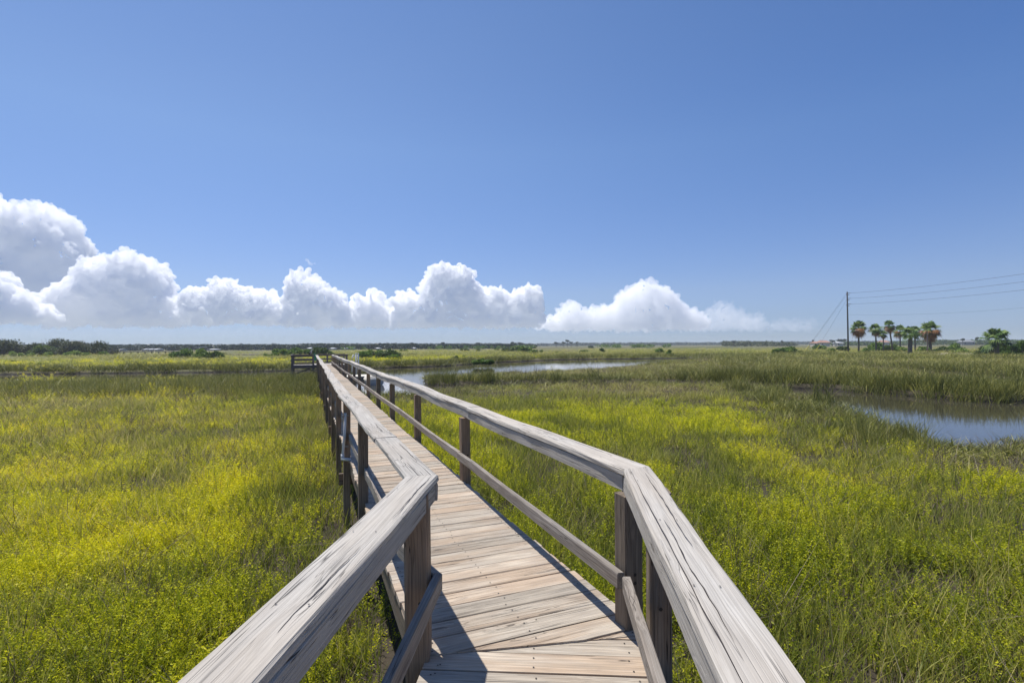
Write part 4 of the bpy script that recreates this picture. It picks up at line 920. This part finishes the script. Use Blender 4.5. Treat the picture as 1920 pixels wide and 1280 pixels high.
# ------------------------------------------------------------------ clouds: real billows far beyond the marsh
def cloudmat(name, dens):
    t = NT(name); pv = t.n('ShaderNodeVolumePrincipled'); pv.inputs['Color'].default_value = (1, 1, 1, 1)
    pv.inputs['Density'].default_value = dens; pv.inputs['Anisotropy'].default_value = .0
    t.t.links.new(pv.outputs[0], t.out.inputs[1]); return t.m
tx1 = bpy.data.textures.new('billow', 'CLOUDS'); tx1.noise_scale = 120; tx1.noise_depth = 5
tx2 = bpy.data.textures.new('puff', 'VORONOI'); tx2.noise_scale = 75; tx2.noise_intensity = 1.2
def ico(sub):
    import bmesh
    bm = bmesh.new(); bmesh.ops.create_icosphere(bm, subdivisions=sub, radius=1); V = np.array([v.co[:] for v in bm.verts]); Fc = np.array([[v.index for v in f.verts] for f in bm.faces]); bm.free(); return V, Fc
IV, IF = ico(2)
def cloud(prof, base, label, D, seed, dens=.036, rmax=22, fill=.018):
    """prof: outline of the cloud top in photo pixels; the body is filled with billows at distance D"""
    g_ = np.random.default_rng(seed); S = []; px_ = np.array(prof, float); k_ = D/F
    def put(X, Y, r, dy=None):
        dy = g_.uniform(-1, 1)*rmax*.9 if dy is None else dy
        c = at_d(X, Y, D); c[1] += dy*k_; R = r*k_; S.append((*c, R)); return c, R
    xs = np.arange(px_[0, 0], px_[-1, 0], 4.0)
    for X in xs:
        yt = np.interp(X, px_[:, 0], px_[:, 1])+4+g_.normal(0, 3.0); hgt = base-yt
        if hgt < 4: continue
        r = min(g_.uniform(6, 11), hgt*.45); put(X+g_.uniform(-2, 2), yt+r*.9, r)
        for q in range(max(1, int(hgt*4*fill))):
            r = min(g_.uniform(min(10, rmax*.6), rmax), hgt*.42); edge = min(X-px_[0, 0], px_[-1, 0]-X)+6; r = min(r, max(5, edge*.9)); Y = yt+r+max(0, hgt-1.5*r)*g_.random()
            c, R = put(X+g_.uniform(-3, 3), Y, r)
            for m_ in range(6):
                d = g_.normal(size=3); d[1] = -abs(d[1]); d[2] = abs(d[2])-.2; d /= np.linalg.norm(d); q_ = R*g_.uniform(.22, .42); cc = c+d*R*g_.uniform(.92, 1.12)
                X2 = 960+F*cc[0]/cc[1]; y2 = 648-F*(cc[2]-CAMZ)/cc[1]
                if y2-q_/k_ > np.interp(X2, px_[:, 0], px_[:, 1])-3: S.append((*cc, q_))
    zb = at_d(960, base, D)[2]
    V = np.concatenate([np.array(s_[:3])+IV*s_[3] for s_ in S]); Fc = np.concatenate([IF+len(IV)*k for k in range(len(S))])
    V[:, 2] = np.where(V[:, 2] < zb, zb-(zb-V[:, 2])*.28, V[:, 2])
    ctr = V.mean(0); ctr[2] = 0
    o = npmesh('cloud', V-ctr, Fc, None, cloudmat('cloud', dens), True, True, 3); o.location = ctr
    tag(o, label, 'cloud', 'cumulus clouds along the horizon')
    r_ = o.modifiers.new('union', 'REMESH'); r_.mode = 'VOXEL'; r_.voxel_size = k_*1.7; r_.use_smooth_shade = True
    for tx, st in ((tx2, -62), (tx1, 64)):
        d_ = o.modifiers.new('billow', 'DISPLACE'); d_.texture = tx; d_.texture_coords = 'GLOBAL'; d_.strength = st*D/6000; d_.mid_level = .5
    return o
cloud([(-190,420),(-120,380),(-60,362),(0,364),(20,377),(40,394),(55,380),(75,377),(95,381),(110,400),(125,430),(142,447),(146,470),(143,500),(150,560),(152,585)], 592, 'tallest towering white cloud at the left edge, its lower half in blue shade', 7600, 1, .016, 36, .014)
cloud([(-110,490),(0,500),(15,517),(40,535),(60,550),(90,574),(104,590)], 602, 'low white cloud at the left edge, in front of the tallest tower', 5400, 2)
cloud([(85,585),(92,560),(105,540),(150,512),(165,480),(200,476),(220,480),(228,464),(240,462),(262,477),(285,482),(300,492),(308,507),(303,525),(325,542),(350,556),(365,585)], 608, 'wide white cloud with a small peaked head, second from the left', 6300, 3, .028, 26)
cloud([(345,580),(352,540),(362,532),(385,542),(405,522),(420,517),(440,522),(460,535),(490,537),(510,550),(530,554),(550,565),(556,590)], 606, 'low rounded white cloud between the wide one and the pointed one', 6000, 4)
cloud([(536,590),(541,560),(547,513),(560,499),(570,498),(590,517),(610,529),(635,547),(648,570),(655,595)], 612, 'pointed white cloud just left of the boardwalk end', 5900, 5)
cloud([(650,595),(660,562),(675,550),(690,542),(705,537),(716,547),(727,562),(745,578),(752,596)], 612, 'small rounded white cloud right above the boardwalk end', 6200, 6)
cloud([(738,590),(746,550),(765,540),(780,552),(800,550),(808,522),(802,507),(815,492),(835,487),(850,497),(870,492),(882,507),(885,522),(905,537),(925,537),(940,534),(950,550),(962,547),(985,532),(1000,534),(1012,550),(1017,590)], 613, 'brightest cloud with a twin-headed tower, above the middle of the photo', 6000, 7, .038, 22)
cloud([(1008,608),(1020,592),(1038,585),(1060,564),(1080,562),(1100,577),(1120,572),(1150,562),(1168,542),(1190,527),(1210,518),(1225,532),(1245,529),(1262,550),(1285,572),(1305,577),(1325,600)], 620, 'peaked white cloud right of the middle of the photo', 6400, 8, .011, 22)
cloud([(1300,605),(1318,580),(1340,564),(1360,562),(1375,574),(1400,587),(1415,576),(1425,584),(1432,606)], 621, 'faint low cloud right of the peaked one', 7000, 9, .0021, 20)
cloud([(1440,612),(1460,592),(1480,599),(1510,594),(1532,612)], 623, 'faintest wisp of cloud, furthest to the right', 7200, 10, .0012, 16)
cloud([(-260,618),(-100,610),(60,612),(200,606),(330,611),(470,608),(610,614),(760,612),(900,617),(1040,616),(1180,622),(1320,624),(1420,628)], 637, 'long pale veil of low cloud beneath the cumulus clouds', 9500, 12, .00024, 14, .02)
cloud([(577,494),(582,489),(588,487),(592,492)], 497, 'tiny scrap of cloud above the pointed cloud', 6000, 13, .006, 4, .05)

# ------------------------------------------------------------------ haze: humid air over the marsh
t = NT('haze'); pv = t.n('ShaderNodeVolumePrincipled'); pv.inputs['Color'].default_value = (.80,.88,1,1); pv.inputs['Density'].default_value = .00026; pv.inputs['Anisotropy'].default_value = .1
t.t.links.new(pv.outputs[0], t.out.inputs[1])
mb = MB(); mb.box((0,0,10.5), (5200,5200,25)); o = mb.build('haze', t.m); tag(o, kind='stuff')
